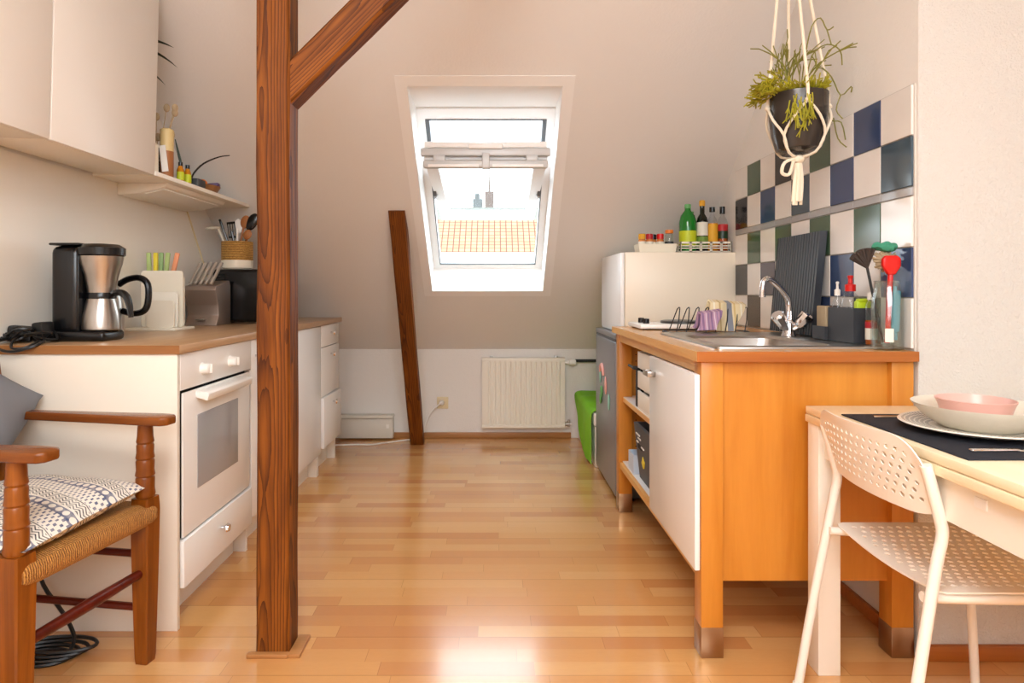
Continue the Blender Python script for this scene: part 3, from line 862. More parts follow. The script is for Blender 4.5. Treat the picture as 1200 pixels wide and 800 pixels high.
utensil('pasta_spoon', 'light orange wooden spoon lowest right in the woven pot', .02, .055, .145, 'spoonwood', lambda b, p: b.ball(p+Vector((.008, -.022, .01)), (.022, .008, .028), rot=(0, .5, 0)))
utensil('spatula', 'pale grey rubber spatula between the turner and the wooden spoon', .0, .0, .19, 'whiteplastic', lambda b, p: b.ball(p+Vector((0, .012, .012)), (.024, .005, .04)))
utensil('cream_spoon', 'cream ladle spoon reaching out left of the utensil pot', -.03, -.115, .19, 'cream', lambda b, p: b.ball(p+Vector((-.03, 0, .004)), (.042, .02, .010), rot=(0, -.1, 0)), y1=.03)

# cable tangle on the worktop
t = thing('cable_bundle', 'tangle of black cables and an adapter at the worktop end beside the coffee maker', 'cable', (-1.55, 2.08, ZT))
b = B()
for i in range(9):
    cx, cy = -1.535+random.uniform(-.03, .03), 2.11+random.uniform(-.02, .03)
    P = [(cx+random.uniform(.03, .07)*math.cos(a)+.0, cy+.035*math.sin(a), ZT+.006+random.uniform(0, .045)) for a in [k*PI/3+i for k in range(6)]]
    b.tube(P, .0045, 6, closed=True, sub=4)
build('coils', b, 'rubber', t)
build('adapter', B().rbox((-1.565, 2.12, ZT+.03), (.07, .05, .05), (0, .1, .3), .008).rbox((-1.50, 2.13, ZT+.035), (.045, .05, .065), (0, -.1, -.2), .008), 'rubber', t)
b = B()
b.tube([(-1.56, 2.10, ZT+.02), (-1.57, 2.03, ZT+.012), (-1.555, 1.995, ZT-.005), (-1.50, 1.985, ZT-.018), (-1.44, 1.992, ZT-.004), (-1.43, 2.03, ZT+.01), (-1.47, 2.09, ZT+.01)], .0045, 6, sub=5)
b.tube([(-1.56, 2.11, ZT+.02), (-1.575, 2.02, ZT+.01), (-1.56, 1.993, ZT-.03), (-1.548, 1.995, ZT-.10), (-1.53, 1.995, ZT-.2), (-1.55, 1.99, ZT-.45), (-1.53, 1.98, ZT-.87), (-1.5, 1.96, .006)], .006, 6, sub=5)
b.tube([(-1.55, 2.10, ZT+.03), (-1.52, 2.02, ZT+.01), (-1.50, 1.992, ZT-.008), (-1.46, 1.99, ZT-.006), (-1.45, 2.03, ZT+.008), (-1.49, 2.10, ZT+.008)], .004, 6, sub=5)
build('hanging_loops', b, 'rubber', t)

# ---- shelf things
ZS = 1.5485
def lathe_thing(name, lab, cat, x, y, z, parts, group=None, seg=18):
    t = thing(name, lab, cat, (x, y, z), group=group)
    for nm, prof, mt in parts: build(nm, B().lathe(prof, (x, y, z), seg), mt, t)
    return t
lathe_thing('white_jar', 'cream round candle jar standing next to the wall cabinet on the shelf', 'jar', -1.405, 2.62, ZS, [('body', [(.026, 0), (.028, .004), (.028, .12), (.02, .13), (0, .13)], 'cream')])
t = thing('tall_bottle', 'tall bottle with a yellow top and white slanted label on the shelf', 'bottle', (-1.38, 2.70, ZS))
build('body', B().lathe([(.024, 0), (.026, .01), (.026, .11), (0, .11)], (-1.38, 2.70, ZS), 16), 'spoonwood', t)
build('cap', B().lathe([(.026, .11), (.027, .20), (.02, .205), (0, .205)], (-1.38, 2.70, ZS), 16), 'candle', t)
build('paper_tag', B().rbox((-1.378, 2.670, ZS+.075), (.026, .003, .11), (0, -.12, 0)), 'whitegloss', t)
t = thing('dried_flowers', 'bunch of dried grey brown seed heads on the shelf behind the cream jar', 'dried flowers', (-1.44, 2.72, ZS))
b = B()
for i in range(16):
    a = random.uniform(-.06, .06); c_ = random.uniform(-.03, .03); h_ = random.uniform(.16, .34)
    b.cyl((-1.44, 2.72, ZS+.0), (-1.425+a, 2.72+c_, ZS+h_), .002, 5)
    b.ball((-1.425+a, 2.72+c_, ZS+h_), (.014, .012, .018), 8, 6)
build('seed_heads', b, 'bristle', t)
build('vase', B().lathe([(.02, 0), (.03, .05), (.018, .12), (.02, .13), (0, .12)], (-1.44, 2.72, ZS), 16), 'pot', t)
for i, (x, y, lb) in enumerate(((-1.372, 2.80, 'small green-labelled bottle with black cap, nearer of the pair on the shelf'), (-1.372, 2.865, 'small green-labelled bottle with black cap, farther of the pair on the shelf'))):
    lathe_thing('small_bottle', lb, 'bottle', x, y, ZS, [('body', [(.014, 0), (.015, .003), (.015, .05), (.008, .068), (0, .07)], 'oil'), ('label', [(.0155, .006), (.0155, .042), (.015, .042), (0, .042)], 'limelabel'), ('cap', [(.009, .068), (.009, .085), (0, .085)], 'black')], 'small green-labelled bottles on the shelf', 14)
t = thing('incense_holder', 'dark holder with a curved black stick rising from it on the shelf', 'incense holder', (-1.39, 2.95, ZS))
build('stick', B().tube([(-1.39, 2.93, ZS+.02), (-1.375, 2.93, ZS+.06), (-1.33, 2.93, ZS+.105), (-1.26, 2.93, ZS+.135), (-1.21, 2.93, ZS+.142)], [.004, .004, .004, .003, .002], 6, sub=4), 'rubber', t)
build('dish', B().box(-1.41, -1.355, 2.93, 3.01, ZS, ZS+.04, .006), 'charcoal', t)
build('spike', B().tube([(-1.40, 2.90, ZS+.02), (-1.415, 2.88, ZS+.12), (-1.425, 2.86, ZS+.20)], [.004, .006, .002], 6), 'leafdark', t)
t = thing('snack_basket', 'shallow brown basket with a purple wrapped packet on the shelf end', 'basket', (-1.405, 3.14, ZS))
build('dish', B().lathe([(.035, 0), (.052, .03), (.055, .035), (.05, .033), (.03, .006), (0, .006)], (-1.405, 3.14, ZS), 20, sy=1.5), 'worktop_edge', t)
solo('wrapped_packet', B().rbox((-1.40, 3.18, ZS+.045), (.07, .08, .022), (.1, -.12, .3), .008), 'purple', 'purple wrapped packet lying in the brown shelf basket', 'packet')
solo('onion', B().ball((-1.405, 3.085, ZS+.04), (.022, .024, .02)), 'orange', 'small orange fruit in the brown shelf basket', 'fruit')
pl = thing('potted_plant', 'tall dark-leaved pot plant on the shelf hidden behind the wall cabinet', 'plant', (-1.47, 2.66, ZS))
build('pot', B().lathe([(.035, 0), (.05, .09), (.046, .09), (.0, .08)], (-1.49, 2.61, ZS), 20), 'pot', pl)
build('stem', B().tube([(-1.49, 2.61, ZS+.06), (-1.485, 2.61, ZS+.3), (-1.48, 2.6, ZS+.5)], .007, 8, sub=3), 'leafy2', pl)
lf = B()
def leaf(b, p, d, L, w, droop):
    d = Vector(d).normalized(); side = d.cross(Vector((0, 0, 1))).normalized(); n = 8
    P = []
    for k in range(n+1):
        u = k/n; c_ = Vector(p)+d*L*u+Vector((0, 0, -droop*u*u)); wd = w*math.sin(PI*min(1, .08+u*.92))**.7*(1-u*.4)+.0008
        P.append((c_-side*wd, c_+Vector((0, 0, .004*math.sin(PI*u))), c_+side*wd))
    vs = [q for r in P for q in r]; fs = []
    for k in range(n):
        a = 3*k; fs += [[a, a+1, a+4, a+3], [a+1, a+2, a+5, a+4]]
    t = bmesh.new(); v = [t.verts.new(q) for q in vs]
    for f in fs: t.faces.new([v[i] for i in f])
    bmesh.ops.solidify(t, geom=t.faces[:], thickness=.001)
    b._merge(t)
for p, d, L, w, dr_ in (((-1.48, 2.60, 2.10), (1, .62, .30), .165, .022, .05), ((-1.48, 2.60, 2.07), (1, .58, .12), .175, .022, .08), ((-1.48, 2.6, 2.0), (1, .7, .0), .13, .02, .07), ((-1.48, 2.6, 2.08), (-.2, -.7, .5), .15, .012, .06), ((-1.48, 2.6, 2.0), (.5, .9, .1), .10, .011, .06)):
    leaf(lf, p, d, L, w, dr_)
build('leaves', lf, 'leafdark', pl)

# ------------------------------------------------------------------ back wall things
rd = thing('radiator', 'cream ribbed panel radiator on the low back wall under the skylight', 'radiator', (.21, 4.62, .08))
b = B()
xs0, xs1 = -.088, .510; n = 15
pts = [(xs0, 4.655), (xs0, 4.60)]
step = (xs1-xs0-.05)/n
for i in range(n):
    x = xs0+.025+i*step
    pts += [(x+step*.12, 4.590), (x+step*.62, 4.590), (x+step*.72, 4.601), (x+step*.92, 4.601)]
pts += [(xs1, 4.60), (xs1, 4.655)]
b.prism(pts, 'Z', .11, .565)
b.box(xs0, xs1, 4.592, 4.655, .085, .112, .004); b.box(xs0, xs1, 4.592, 4.655, .562, .59, .004)
build('panel', b, 'radiator', rd, ang=25)
va = build('valve', B().lathe([(.012, -.03), (.014, 0), (.022, .006), (.024, .03), (.02, .05), (0, .055)], (.54, 4.625, .555), 18, (0, PI/2, 0)), 'whiteplastic', rd)
build('lower_valve', B().cyl((.505, 4.625, .11), (.55, 4.625, .11), .012).cyl((.54, 4.625, .09), (.54, 4.625, .14), .01), 'steel', rd)
for x in (-.02, .45): build('bracket', B().box(x-.012, x+.012, 4.63, 4.67, .585, .60, .003), 'steel', rd)
solo('heating_pipe', B().tube([(.585, 4.63, .567), (.9, 4.63, .567), (1.22, 4.63, .567)], .011, 10), 'blackmatt', 'dark heating pipe running along the wall beside the radiator valve', 'pipe')
hb = thing('convector_heater', 'low pale grey electric convector heater on the floor at the back wall', 'heater', (-.92, 4.62, 0))
M['heater'] = plain('heater_grey', '#d9d4c8', .45, var=.02)
build('body', B().box(-1.115, -.727, 4.60, 4.665, .012, .152, .004), 'heater', hb)
build('top_grille', B().box(-1.115, -.725, 4.588, 4.665, .156, .178, .004), 'heater', hb)
build('switch', B().box(-.775, -.755, 4.596, 4.602, .085, .115, .001), 'whiteplastic', hb)
ws = thing('wall_socket', 'cream wall socket with a white plug between strut and radiator', 'socket', (-.375, 4.66, .23))
build('plate', B().box(-.416, -.334, 4.655, 4.67, .215, .30, .004), 'outletcream', ws)
build('rim', B().lathe([(.026, 0), (.028, .004), (.022, .006), (.02, .0), (0, 0)], (-.375, 4.656, .258), 20, (PI/2, 0, 0)), 'outletcream', ws)
solo('power_plug', B().lathe([(.019, 0), (.019, .02), (.012, .035), (0, .036)], (-.38, 4.654, .262), 16, (PI/2, 0, 0)).tube([(-.38, 4.62, .262), (-.40, 4.615, .25), (-.45, 4.62, .20), (-.49, 4.63, .12), (-.51, 4.63, .05), (-.55, 4.6, .012), (-.66, 4.56, .006), (-.75, 4.50, .006), (-.84, 4.44, .006), (-.95, 4.44, .006), (-1.1, 4.42, .006)], .0055, 6, sub=5), 'whiteplastic', 'white plug and cable running from the wall socket along the floor', 'cable')

bn = thing('storage_bench', 'low white bench box in the corner behind the fridge', 'bench', (.9, 4.25, 0))
build('body', B().box(.612, 1.225, 3.875, 4.64, .0, .25, .006), 'whitelam', bn)
build('lid', B().box(.602, 1.225, 3.87, 4.645, .252, .335, .012), 'whitelam', bn)
def bl_(u, v):
    y = 3.872+u*.775
    hang = min(.318, .03+.50*(1-u))+.006*math.sin(u*17)
    s_ = v*(.626+hang)
    top = .352+.006*math.sin(u*9)*math.sin(v*7)+.003*math.sin(u*23)
    if s_ < .626: return (1.22-s_, y, top-.010*max(0, (s_-.58)/.046)**2)
    q = s_-.626
    return (1.22-.626-.004-.010*(1-math.exp(-q*30))+.006*math.sin(u*16+1)*min(1, q*6), y, top-.010-q)
solo('blanket', B().grid(bl_, 36, 40, .004), 'green', 'bright lime green cloth draped over the white bench box', 'blanket', ang=60)

# ------------------------------------------------------------------ fridge + cabinet on top
fg = thing('fridge', 'small silver undercounter fridge between the sink unit and the green cloth', 'fridge', (.9, 3.54, 0))
build('body', B().box(.665, 1.225, 3.24, 3.845, .02, .81, .004), 'fridgegrey', fg)
dd = build('door', B().box(.612, .662, 3.238, 3.848, .03, .812, .008, 3), 'fridge', fg)
build('grip', B().box(.615, .660, 3.24, 3.846, .812, .826, .002), 'fridgegrey', fg)
build('top', B().box(.612, 1.225, 3.236, 3.85, .826, .852, .006, 3), 'fridge', fg)
for x in (.70, 1.15):
    for y in (3.28, 3.80): build('foot', B().cyl((x, y, 0), (x, y, .022), .018), 'rubber', fg)
def magnet(lab, y, z, b, mt): return solo('fridge_magnet', b, mt, lab, 'magnet')
xf = .609
b = B().tube([(xf, 3.56, .60), (xf, 3.575, .635), (xf, 3.61, .655), (xf, 3.65, .64), (xf, 3.665, .61)], [.008, .011, .012, .011, .008], 8, sub=3)
magnet('pink arched magnet, topmost on the fridge door', 0, 0, b, 'pinkmag')
magnet('rosy oval magnet right of the arched one on the fridge door', 0, 0, B().ball((xf, 3.495, .555), (.006, .028, .05)), 'pinkmag')
magnet('dark green magnet with red dot low on the fridge door', 0, 0, B().ball((xf, 3.63, .50), (.007, .035, .035)).ball((xf-.004, 3.64, .46), (.007, .02, .03)), 'greenmag')
magnet('pale teal magnet on the fridge door at the near side', 0, 0, B().ball((xf, 3.40, .48), (.006, .026, .045)), 'tealmag')
magnet('small grey teal magnet under the pink arch on the fridge door', 0, 0, B().ball((xf, 3.67, .585), (.006, .022, .04)), 'tealmag')
M['upcab'] = plain('warm_lit_box_cabinet', '#efe3cf', .35, var=.01)  # white carcass tinted cream for the warm light reflected onto it
uc = thing('top_cabinet', 'white boxy cabinet standing on the fridge under the roof slope', 'cabinet', (.94, 3.55, .853))
build('carcass', B().box(.665, 1.228, 3.25, 3.83, .853, 1.268, .004), 'upcab', uc)
build('door', B().box(.643, .663, 3.252, 3.828, .857, 1.266, .004), 'whitecab', uc)

# things on the top cabinet
ZU = 1.2685
tr = thing('spice_tray', 'small cream open tray holding spice jars on the white cabinet', 'tray', (.82, 3.36, ZU))
b = B()
x0, x1, y0, y1 = .745, .945, 3.30, 3.42
V = [(x0+.008, y0+.01, ZU), (x1-.008, y0+.01, ZU), (x1-.008, y1-.01, ZU), (x0+.008, y1-.01, ZU), (x0, y0, ZU+.046), (x1, y0, ZU+.046), (x1, y1, ZU+.046), (x0, y1, ZU+.046),
     (x0+.003, y0+.003, ZU+.046), (x1-.003, y0+.003, ZU+.046), (x1-.003, y1-.003, ZU+.046), (x0+.003, y1-.003, ZU+.046), (x0+.011, y0+.013, ZU+.004), (x1-.011, y0+.013, ZU+.004), (x1-.011, y1-.013, ZU+.004), (x0+.011, y1-.013, ZU+.004)]
F = [[3, 2, 1, 0], [12, 13, 14, 15]]
for k in range(4):
    j = (k+1) % 4
    F += [[k, j, 4+j, 4+k], [4+k, 4+j, 8+j, 8+k], [8+k, 8+j, 12+j, 12+k]]
b.raw(V, F); build('body', b, 'cream', tr)
spec = [(.772, 3.34, 'yellow_cap', 'yellowlabel', 'spice jar with a yellow lid at the left end of the tray', .072),
        (.812, 3.345, 'red', 'redlabel', 'spice jar with a dark red lid second from left in the tray', .070),
        (.838, 3.378, 'blk', 'black', 'spice jar with a black lid half hidden in the tray', .072),
        (.868, 3.345, 'red2', 'red', 'spice jar with a bright red lid in the middle of the tray', .072)]
for x, y, _, capm, lb, h in spec:
    lathe_thing('spice_jar', lb, 'spice jar', x, y, ZU+.005, [('glass', [(.018, 0), (.019, .003), (.019, .062), (.015, .068), (0, .069)], 'spice'), ('label', [(.0196, .012), (.0196, .055), (.019, .055), (0, .05)], 'paperlabel'), ('lid', [(.0185, .068), (.0185, .092), (.016, .095), (0, .095)], capm)], 'spice jars in the cream tray', 16)
lathe_thing('spice_jar', 'taller square-shouldered spice jar with an orange lid, right end of the tray', 'spice jar', .915, 3.345, ZU+.005, [('glass', [(.021, 0), (.022, .003), (.022, .09), (.018, .098), (0, .098)], 'jarglass'), ('label', [(.0225, .02), (.0225, .055), (.022, .055), (0, .05)], 'charcoal'), ('lid', [(.021, .098), (.021, .115), (0, .116)], 'orange')], 'spice jars in the cream tray', 16)
bk = thing('bottle_basket', 'cream slotted plastic basket of bottles on the white cabinet', 'basket', (1.08, 3.36, ZU))
b = B()
x0, x1, y0, y1 = .958, 1.222, 3.29, 3.45
def slotwall(b, p0, p1, z0, z1, n, th, horiz):
    b.box(*(p0[0], p1[0], p0[1], p1[1]), z0, z0+.008)
    b.box(*(p0[0], p1[0], p0[1], p1[1]), z1-.010, z1)
    b.box(*(p0[0], p1[0], p0[1], p1[1]), z0+.02, z0+.025)
    b.box(*(p0[0], p1[0], p0[1], p1[1]), z0+.032, z0+.037)
    for i in range(n+1):
        f = i/n
        if horiz: xc = p0[0]+(p1[0]-p0[0])*f; b.box(max(p0[0], xc-.006), min(p1[0], xc+.006), p0[1], p1[1], z0, z1)
        else: yc = p0[1]+(p1[1]-p0[1])*f; b.box(p0[0], p1[0], max(p0[1], yc-.006), min(p1[1], yc+.006), z0, z1)
slotwall(b, (x0, y0), (x1, y0+.003), ZU, ZU+.056, 5, 0, True)
slotwall(b, (x0, y1-.003), (x1, y1), ZU, ZU+.056, 5, 0, True)
slotwall(b, (x0, y0), (x0+.003, y1), ZU, ZU+.056, 3, 0, False)
slotwall(b, (x1-.003, y0), (x1, y1), ZU, ZU+.056, 3, 0, False)
b.box(x0, x1, y0, y1, ZU, ZU+.004)
build('body', b, 'cream', bk)
ZB = ZU+.0045
lathe_thing('juice_bottle', 'large green plastic bottle with lime label in the slotted basket', 'bottle', 1.012, 3.345, ZB,
    [('body', [(.040, 0), (.044, .01), (.044, .19), (.036, .225), (.016, .252), (.014, .268), (0, .268)], 'petgreen'), ('label', [(.0446, .05), (.0446, .13), (.044, .13), (0, .12)], 'limelabel'), ('cap', [(.017, .262), (.017, .285), (.015, .288), (0, .288)], 'leafcap')] if False else
    [('body', [(.040, 0), (.044, .01), (.044, .155), (.036, .19), (.016, .218), (.014, .232), (0, .232)], 'petgreen'), ('label', [(.0446, .03), (.0446, .11), (.044, .11), (0, .1)], 'limelabel'), ('cap', [(.0165, .228), (.0165, .248), (.015, .25), (0, .25)], 'greenmag')], None, 24)
lathe_thing('dark_flask', 'dark bottle with green cap just behind the green plastic bottle', 'bottle', 1.052, 3.415, ZB,
    [('body', [(.026, 0), (.028, .01), (.028, .16), (.012, .19), (.01, .205), (0, .205)], 'darkglass'), ('cap', [(.013, .2), (.013, .22), (0, .221)], 'greenmag')])
lathe_thing('olive_oil_bottle', 'tall dark oil bottle with a gold cap and paper label', 'bottle', 1.086, 3.34, ZB,
    [('body', [(.027, 0), (.029, .006), (.029, .155), (.024, .18), (.012, .20), (.012, .245), (0, .245)], 'darkglass'), ('label', [(.0296, .085), (.0296, .155), (.029, .155), (0, .15)], 'paperlabel'), ('lower_label', [(.0296, .02), (.0296, .08), (.029, .08), (0, .07)], 'greenlabel'), ('cap', [(.0145, .24), (.015, .262), (.013, .27), (0, .271)], 'yellowlabel')], None, 20)
lathe_thing('oil_bottle', 'clear bottle of golden oil with a black cap and yellow label', 'bottle', 1.140, 3.345, ZB,
    [('body', [(.026, 0), (.028, .006), (.028, .15), (0, .15)], 'oil'), ('neck', [(.028, .15), (.024, .168), (.012, .19), (.011, .215), (0, .215)], 'bottleclear'), ('label', [(.0286, .03), (.0286, .145), (.028, .145), (0, .14)], 'yellowlabel'), ('cap', [(.0145, .21), (.0145, .235), (0, .236)], 'black')], None, 20)
lathe_thing('vinegar_bottle', 'clear bottle with black cap and red and green label next to the tiles', 'bottle', 1.193, 3.345, ZB,
    [('body', [(.025, 0), (.027, .006), (.027, .07), (0, .07)], 'amber'), ('neck', [(.027, .07), (.027, .15), (.022, .17), (.011, .19), (.010, .22), (0, .22)], 'bottleclear'), ('label', [(.0276, .07), (.0276, .11), (.027, .11), (0, .10)], 'leafdark'), ('upper_label', [(.0276, .11), (.0276, .145), (.027, .145), (0, .14)], 'redlabel'), ('cap', [(.0135, .2), (.0135, .238), (0, .239)], 'black')], None, 20)

# ------------------------------------------------------------------ sink unit (right)
ZW = .895
XS0, XS1, YS0, YS1 = .604, 1.224, 1.866, 3.160
su = thing('sink_unit', 'freestanding orange birch sink unit with a white door and square legs', 'sink unit', (.91, 2.5, 0))
LG = .064
for nm, x, y in (('front near', XS0, YS0), ('rear near', XS1-LG, YS0), ('front far', XS0, YS1-LG), ('rear far', XS1-LG, YS1-LG)):
    lg = build('leg', B().box(x, x+LG, y, y+LG, .088, .866, .002), 'beech', su)
    build('foot', B().box(x-.001, x+LG+.001, y-.001, y+LG+.001, 0, .089, .002), 'footsteel', lg)
build('side_panel', B().box(XS0+LG, XS1-LG, YS0+.022, YS0+.04, .216, .866), 'beech', su)
build('side_panel', B().box(XS0+LG, XS1-LG, YS1-.03, YS1-.012, .216, .866), 'beech', su)
pt = B().box(XS0+.02, XS1-.02, 3.04, 3.058, .22, .866)
build('back_panel', B().box(XS1-.02, XS1-.008, YS0+LG, YS1-LG, .216, .866), 'shelfwhite', su)
build('front_rail', B().box(XS0+.004, XS0+.022, YS0+LG, YS1-LG, .826, .866), 'beech_x', su)
build('bottom_shelf', B().box(XS0+.004, XS1-.02, YS0+LG-.01, YS1-.03, .216, .242).box(XS0+.02, XS1-.02, YS0+LG, YS1-.03, .242, .246), ['beech_x'], su)
build('shelf_liner', B().box(XS0+.018, XS1-.021, YS0+LG, YS1-.034, .246, .249), 'whitecab', su)
ms = build('middle_shelf', B().box(XS0+.02, XS1-.02, 2.40, YS1-.03, .535, .556), 'beech_x', su)
build('shelf_liner', B().box(XS0+.022, XS1-.022, 2.41, YS1-.033, .556, .559), 'whitecab', su)
build('partition', B().box(XS0+.02, XS1-.02, 2.385, 2.403, .25, .866), 'shelfwhite', su)
ph = B()
for i in range(18):
    for x in (XS0+.09, XS1-.1): ph.cyl((x, YS1-.0315, .28+i*.032), (x, YS1-.0285, .28+i*.032), .003, 6)
build('peg_holes', ph, 'dark', su)
# far side panel drawn forward between the legs
do = build('door', B().box(.587, .603, 1.872, 2.42, .252, .826, .003), 'whitecab', su)
hh = B().box(.558, .566, 2.33, 2.405, .757, .777, .003).box(.563, .588, 2.330, 2.342, .757, .777, .002).box(.563, .588, 2.393, 2.405, .757, .777, .002)
build('handle', hh, 'steel', do)
# worktop with cut-out
def slab_hole(o, h, z0, z1):
    ox0, ox1, oy0, oy1 = o; hx0, hx1, hy0, hy1 = h
    O = [(ox0, oy0), (ox1, oy0), (ox1, oy1), (ox0, oy1)]; H = [(hx0, hy0), (hx1, hy0), (hx1, hy1), (hx0, hy1)]
    V = [(*p, z0) for p in O]+[(*p, z0) for p in H]+[(*p, z1) for p in O]+[(*p, z1) for p in H]
    F, mi = [], []
    for k in range(4):
        j = (k+1) % 4
        F += [[k, j, 4+j, 4+k], [8+k, 8+j, 12+j, 12+k], [k, j, 8+j, 8+k], [4+k, 4+j, 12+j, 12+k]]; mi += [0, 0, 1 if k == 0 else 2, 0]
    b = B(); v = [b.bm.verts.new(p) for p in V]
    for f, m in zip(F, mi):
        nf = b.bm.faces.new([v[i] for i in f]); nf.material_index = m
    bmesh.ops.recalc_face_normals(b.bm, faces=b.bm.faces[:])
    return b
solo('worktop', slab_hole((.586, 1.228, 1.848, 3.185), (.70, 1.14, 1.975, 2.465), .866, ZW), ['butcher', 'beech_dark', 'beech_x'], 'beech worktop with the inset steel sink and hotplate', 'worktop')
def sink():
    b = B(); n = 24
    def rr(x0, x1, y0, y1, r, z):
        P = []
        for cx, cy, a0 in ((x1-r, y0+r, -90), (x1-r, y1-r, 0), (x0+r, y1-r, 90), (x0+r, y0+r, 180)):
            for k in range(6):
                a = math.radians(a0+k*18); P.append((cx+r*math.cos(a), cy+r*math.sin(a), z))
        return P
    rings = [rr(.672, 1.218, 1.935, 2.60, .02, ZW+.0005), rr(.673, 1.217, 1.936, 2.599, .02, ZW+.006), rr(.684, 1.206, 1.947, 2.588, .02, ZW+.009),
             rr(.715, 1.06, 1.985, 2.44, .05, ZW+.006), rr(.722, 1.052, 1.992, 2.432, .05, ZW-.004), rr(.74, 1.035, 2.01, 2.415, .06, ZW-.14), rr(.78, 1.0, 2.06, 2.36, .05, ZW-.152)]
    t = b.bm; R = [[t.verts.new(p) for p in r] for r in rings]; m = len(R[0])
    for a, c in zip(R, R[1:]):
        for k in range(m): t.faces.new([a[k], a[(k+1) % m], c[(k+1) % m], c[k]])
    t.faces.new(R[-1])
    bmesh.ops.recalc_face_normals(t, faces=t.faces[:])
    bmesh.ops.reverse_faces(t, faces=t.faces[:]) if t.faces[0].normal.z < 0 and False else None
    return b
sk = thing('sink', 'stainless steel inset sink with one basin in the beech worktop', 'sink', (.95, 2.27, ZW))
build('basin', sink(), 'steel', sk, ang=30)
build('drain', B().lathe([(.035, 0), (.036, .003), (.02, .004), (.0, .001)], (.89, 2.2, ZW-.152), 20), 'chrome', sk)
fc = thing('faucet', 'chrome two-handle mixer tap with an angled spout at the sink', 'faucet', (1.098, 2.385, ZW))
fx, fy = 1.098, 2.385
FZ = ZW+.008
build('body', B().lathe([(.026, 0), (.024, .008), (.02, .02), (.022, .045), (.015, .06), (0, .062)], (fx, fy, FZ), 20), 'chrome', fc)
sp = B().tube([(fx, fy, FZ+.05), (fx, fy, FZ+.115), (fx-.012, fy-.005, FZ+.15), (fx-.05, fy-.015, FZ+.19), (fx-.085, fy-.03, FZ+.212), (fx-.105, fy-.036, FZ+.207), (fx-.113, fy-.038, FZ+.185), (fx-.114, fy-.038, FZ+.145)], [.011, .011, .011, .0105, .0105, .0105, .0105, .0115], 12, sub=4)
build('spout', sp, 'chrome', fc)
for sgn in (-1, 1):
    dx, dy = .93*sgn, -.0
    h = B().tube([(fx, fy, FZ+.022), (fx+dx*.022, fy-.012, FZ+.032), (fx+dx*.034, fy-.016, FZ+.04)], [.013, .013, .014], 12)
    h.tube([(fx+dx*.026, fy-.016, FZ+.036), (fx+dx*.034, fy-.02, FZ+.046), (fx+dx*.060, fy-.032, FZ+.078), (fx+dx*.064, fy-.034, FZ+.083)], [.015, .021, .026, .020], 9)
    build('handle', h, 'chrome', fc)

# hotplate
hp = thing('hotplate', 'white electric hotplate with two black knobs at the far end of the worktop', 'hotplate', (.9, 3.0, ZW))
build('body', B().box(.655, 1.02, 2.86, 3.13, ZW+.006, ZW+.026, .005), 'whitegloss', hp)
for x in (.68, .99):
    for y in (2.885, 3.10): build('foot', B().cyl((x, y, ZW), (x, y, ZW+.008), .01, 10), 'rubber', hp)
for y in (3.045, 2.945):
    build('knob', B().lathe([(.015, 0), (.014, .022), (0, .024)], (.70, y, ZW+.026), 16), 'black', hp)
build('heating_disc', B().lathe([(.092, 0), (.095, .002), (.094, .010), (.085, .013), (0, .012)], (.875, 2.995, ZW+.026), 32), 'hotplate', hp)

# dish rack with towels
rk = thing('dish_rack', 'dark wire dish rack standing behind the sink basin', 'dish rack', (.9, 2.68, ZW))
b = B(); rw = .0028
yA, yB = 2.63, 2.76; xA, xB = .73, 1.05
b.tube([(xA, yA, ZW+.006), (xB, yA, ZW+.006), (xB+.02, (yA+yB)/2, ZW+.006), (xB, yB, ZW+.006), (xA, yB, ZW+.006), (xA-.02, (yA+yB)/2, ZW+.006)], rw, 6, closed=True)
for i in range(8):
    x = xA+.02+i*.04
    b.tube([(x, yA, ZW+.008), (x+.012, yA+.01, ZW+.055), (x+.022, yA+.03, ZW+.105), (x+.024, yA+.045, ZW+.108), (x+.02, yA+.06, ZW+.10), (x+.006, yB, ZW+.008)], rw*.8, 6)
build('wire_frame', b, 'blackmatt', rk)
def towel(name, lab, mt, x0, x1, yc, z0, h, lean, wob, thick):
    def fn(u, v):
        x = x0+(x1-x0)*u
        if v < .5: q = v*2; y = yc-.022-.02*(1-q); z = z0+h*q
        else: q = 1-(v-.5)*2; y = yc+.022+.02*(1-q); z = z0+h*q+.006*(1-q)
        top = max(0, 1-abs(v-.5)*8)
        z += top*.012
        z += lean*(u)*(.3+.7*q)
        y += wob*math.sin(u*11+v*3)*.6
        x += wob*math.sin(v*9+u*4)+.05*q*h/.12
        return (x, y, z)
    return solo(name, B().grid(fn, 26, 30, thick), mt, lab, 'towel', ang=60)
towel('dish_towel', 'cream and grey striped tea towel folded over the wire rack', 'creamtowel', .862, .995, 2.68, ZW+.014, .115, -.012, .006, .008)
towel('dish_cloth', 'small lilac striped cloth hanging on the front of the wire rack', 'lilac', .812, .89, 2.595, ZW+.018, .062, .012, .005, .006)

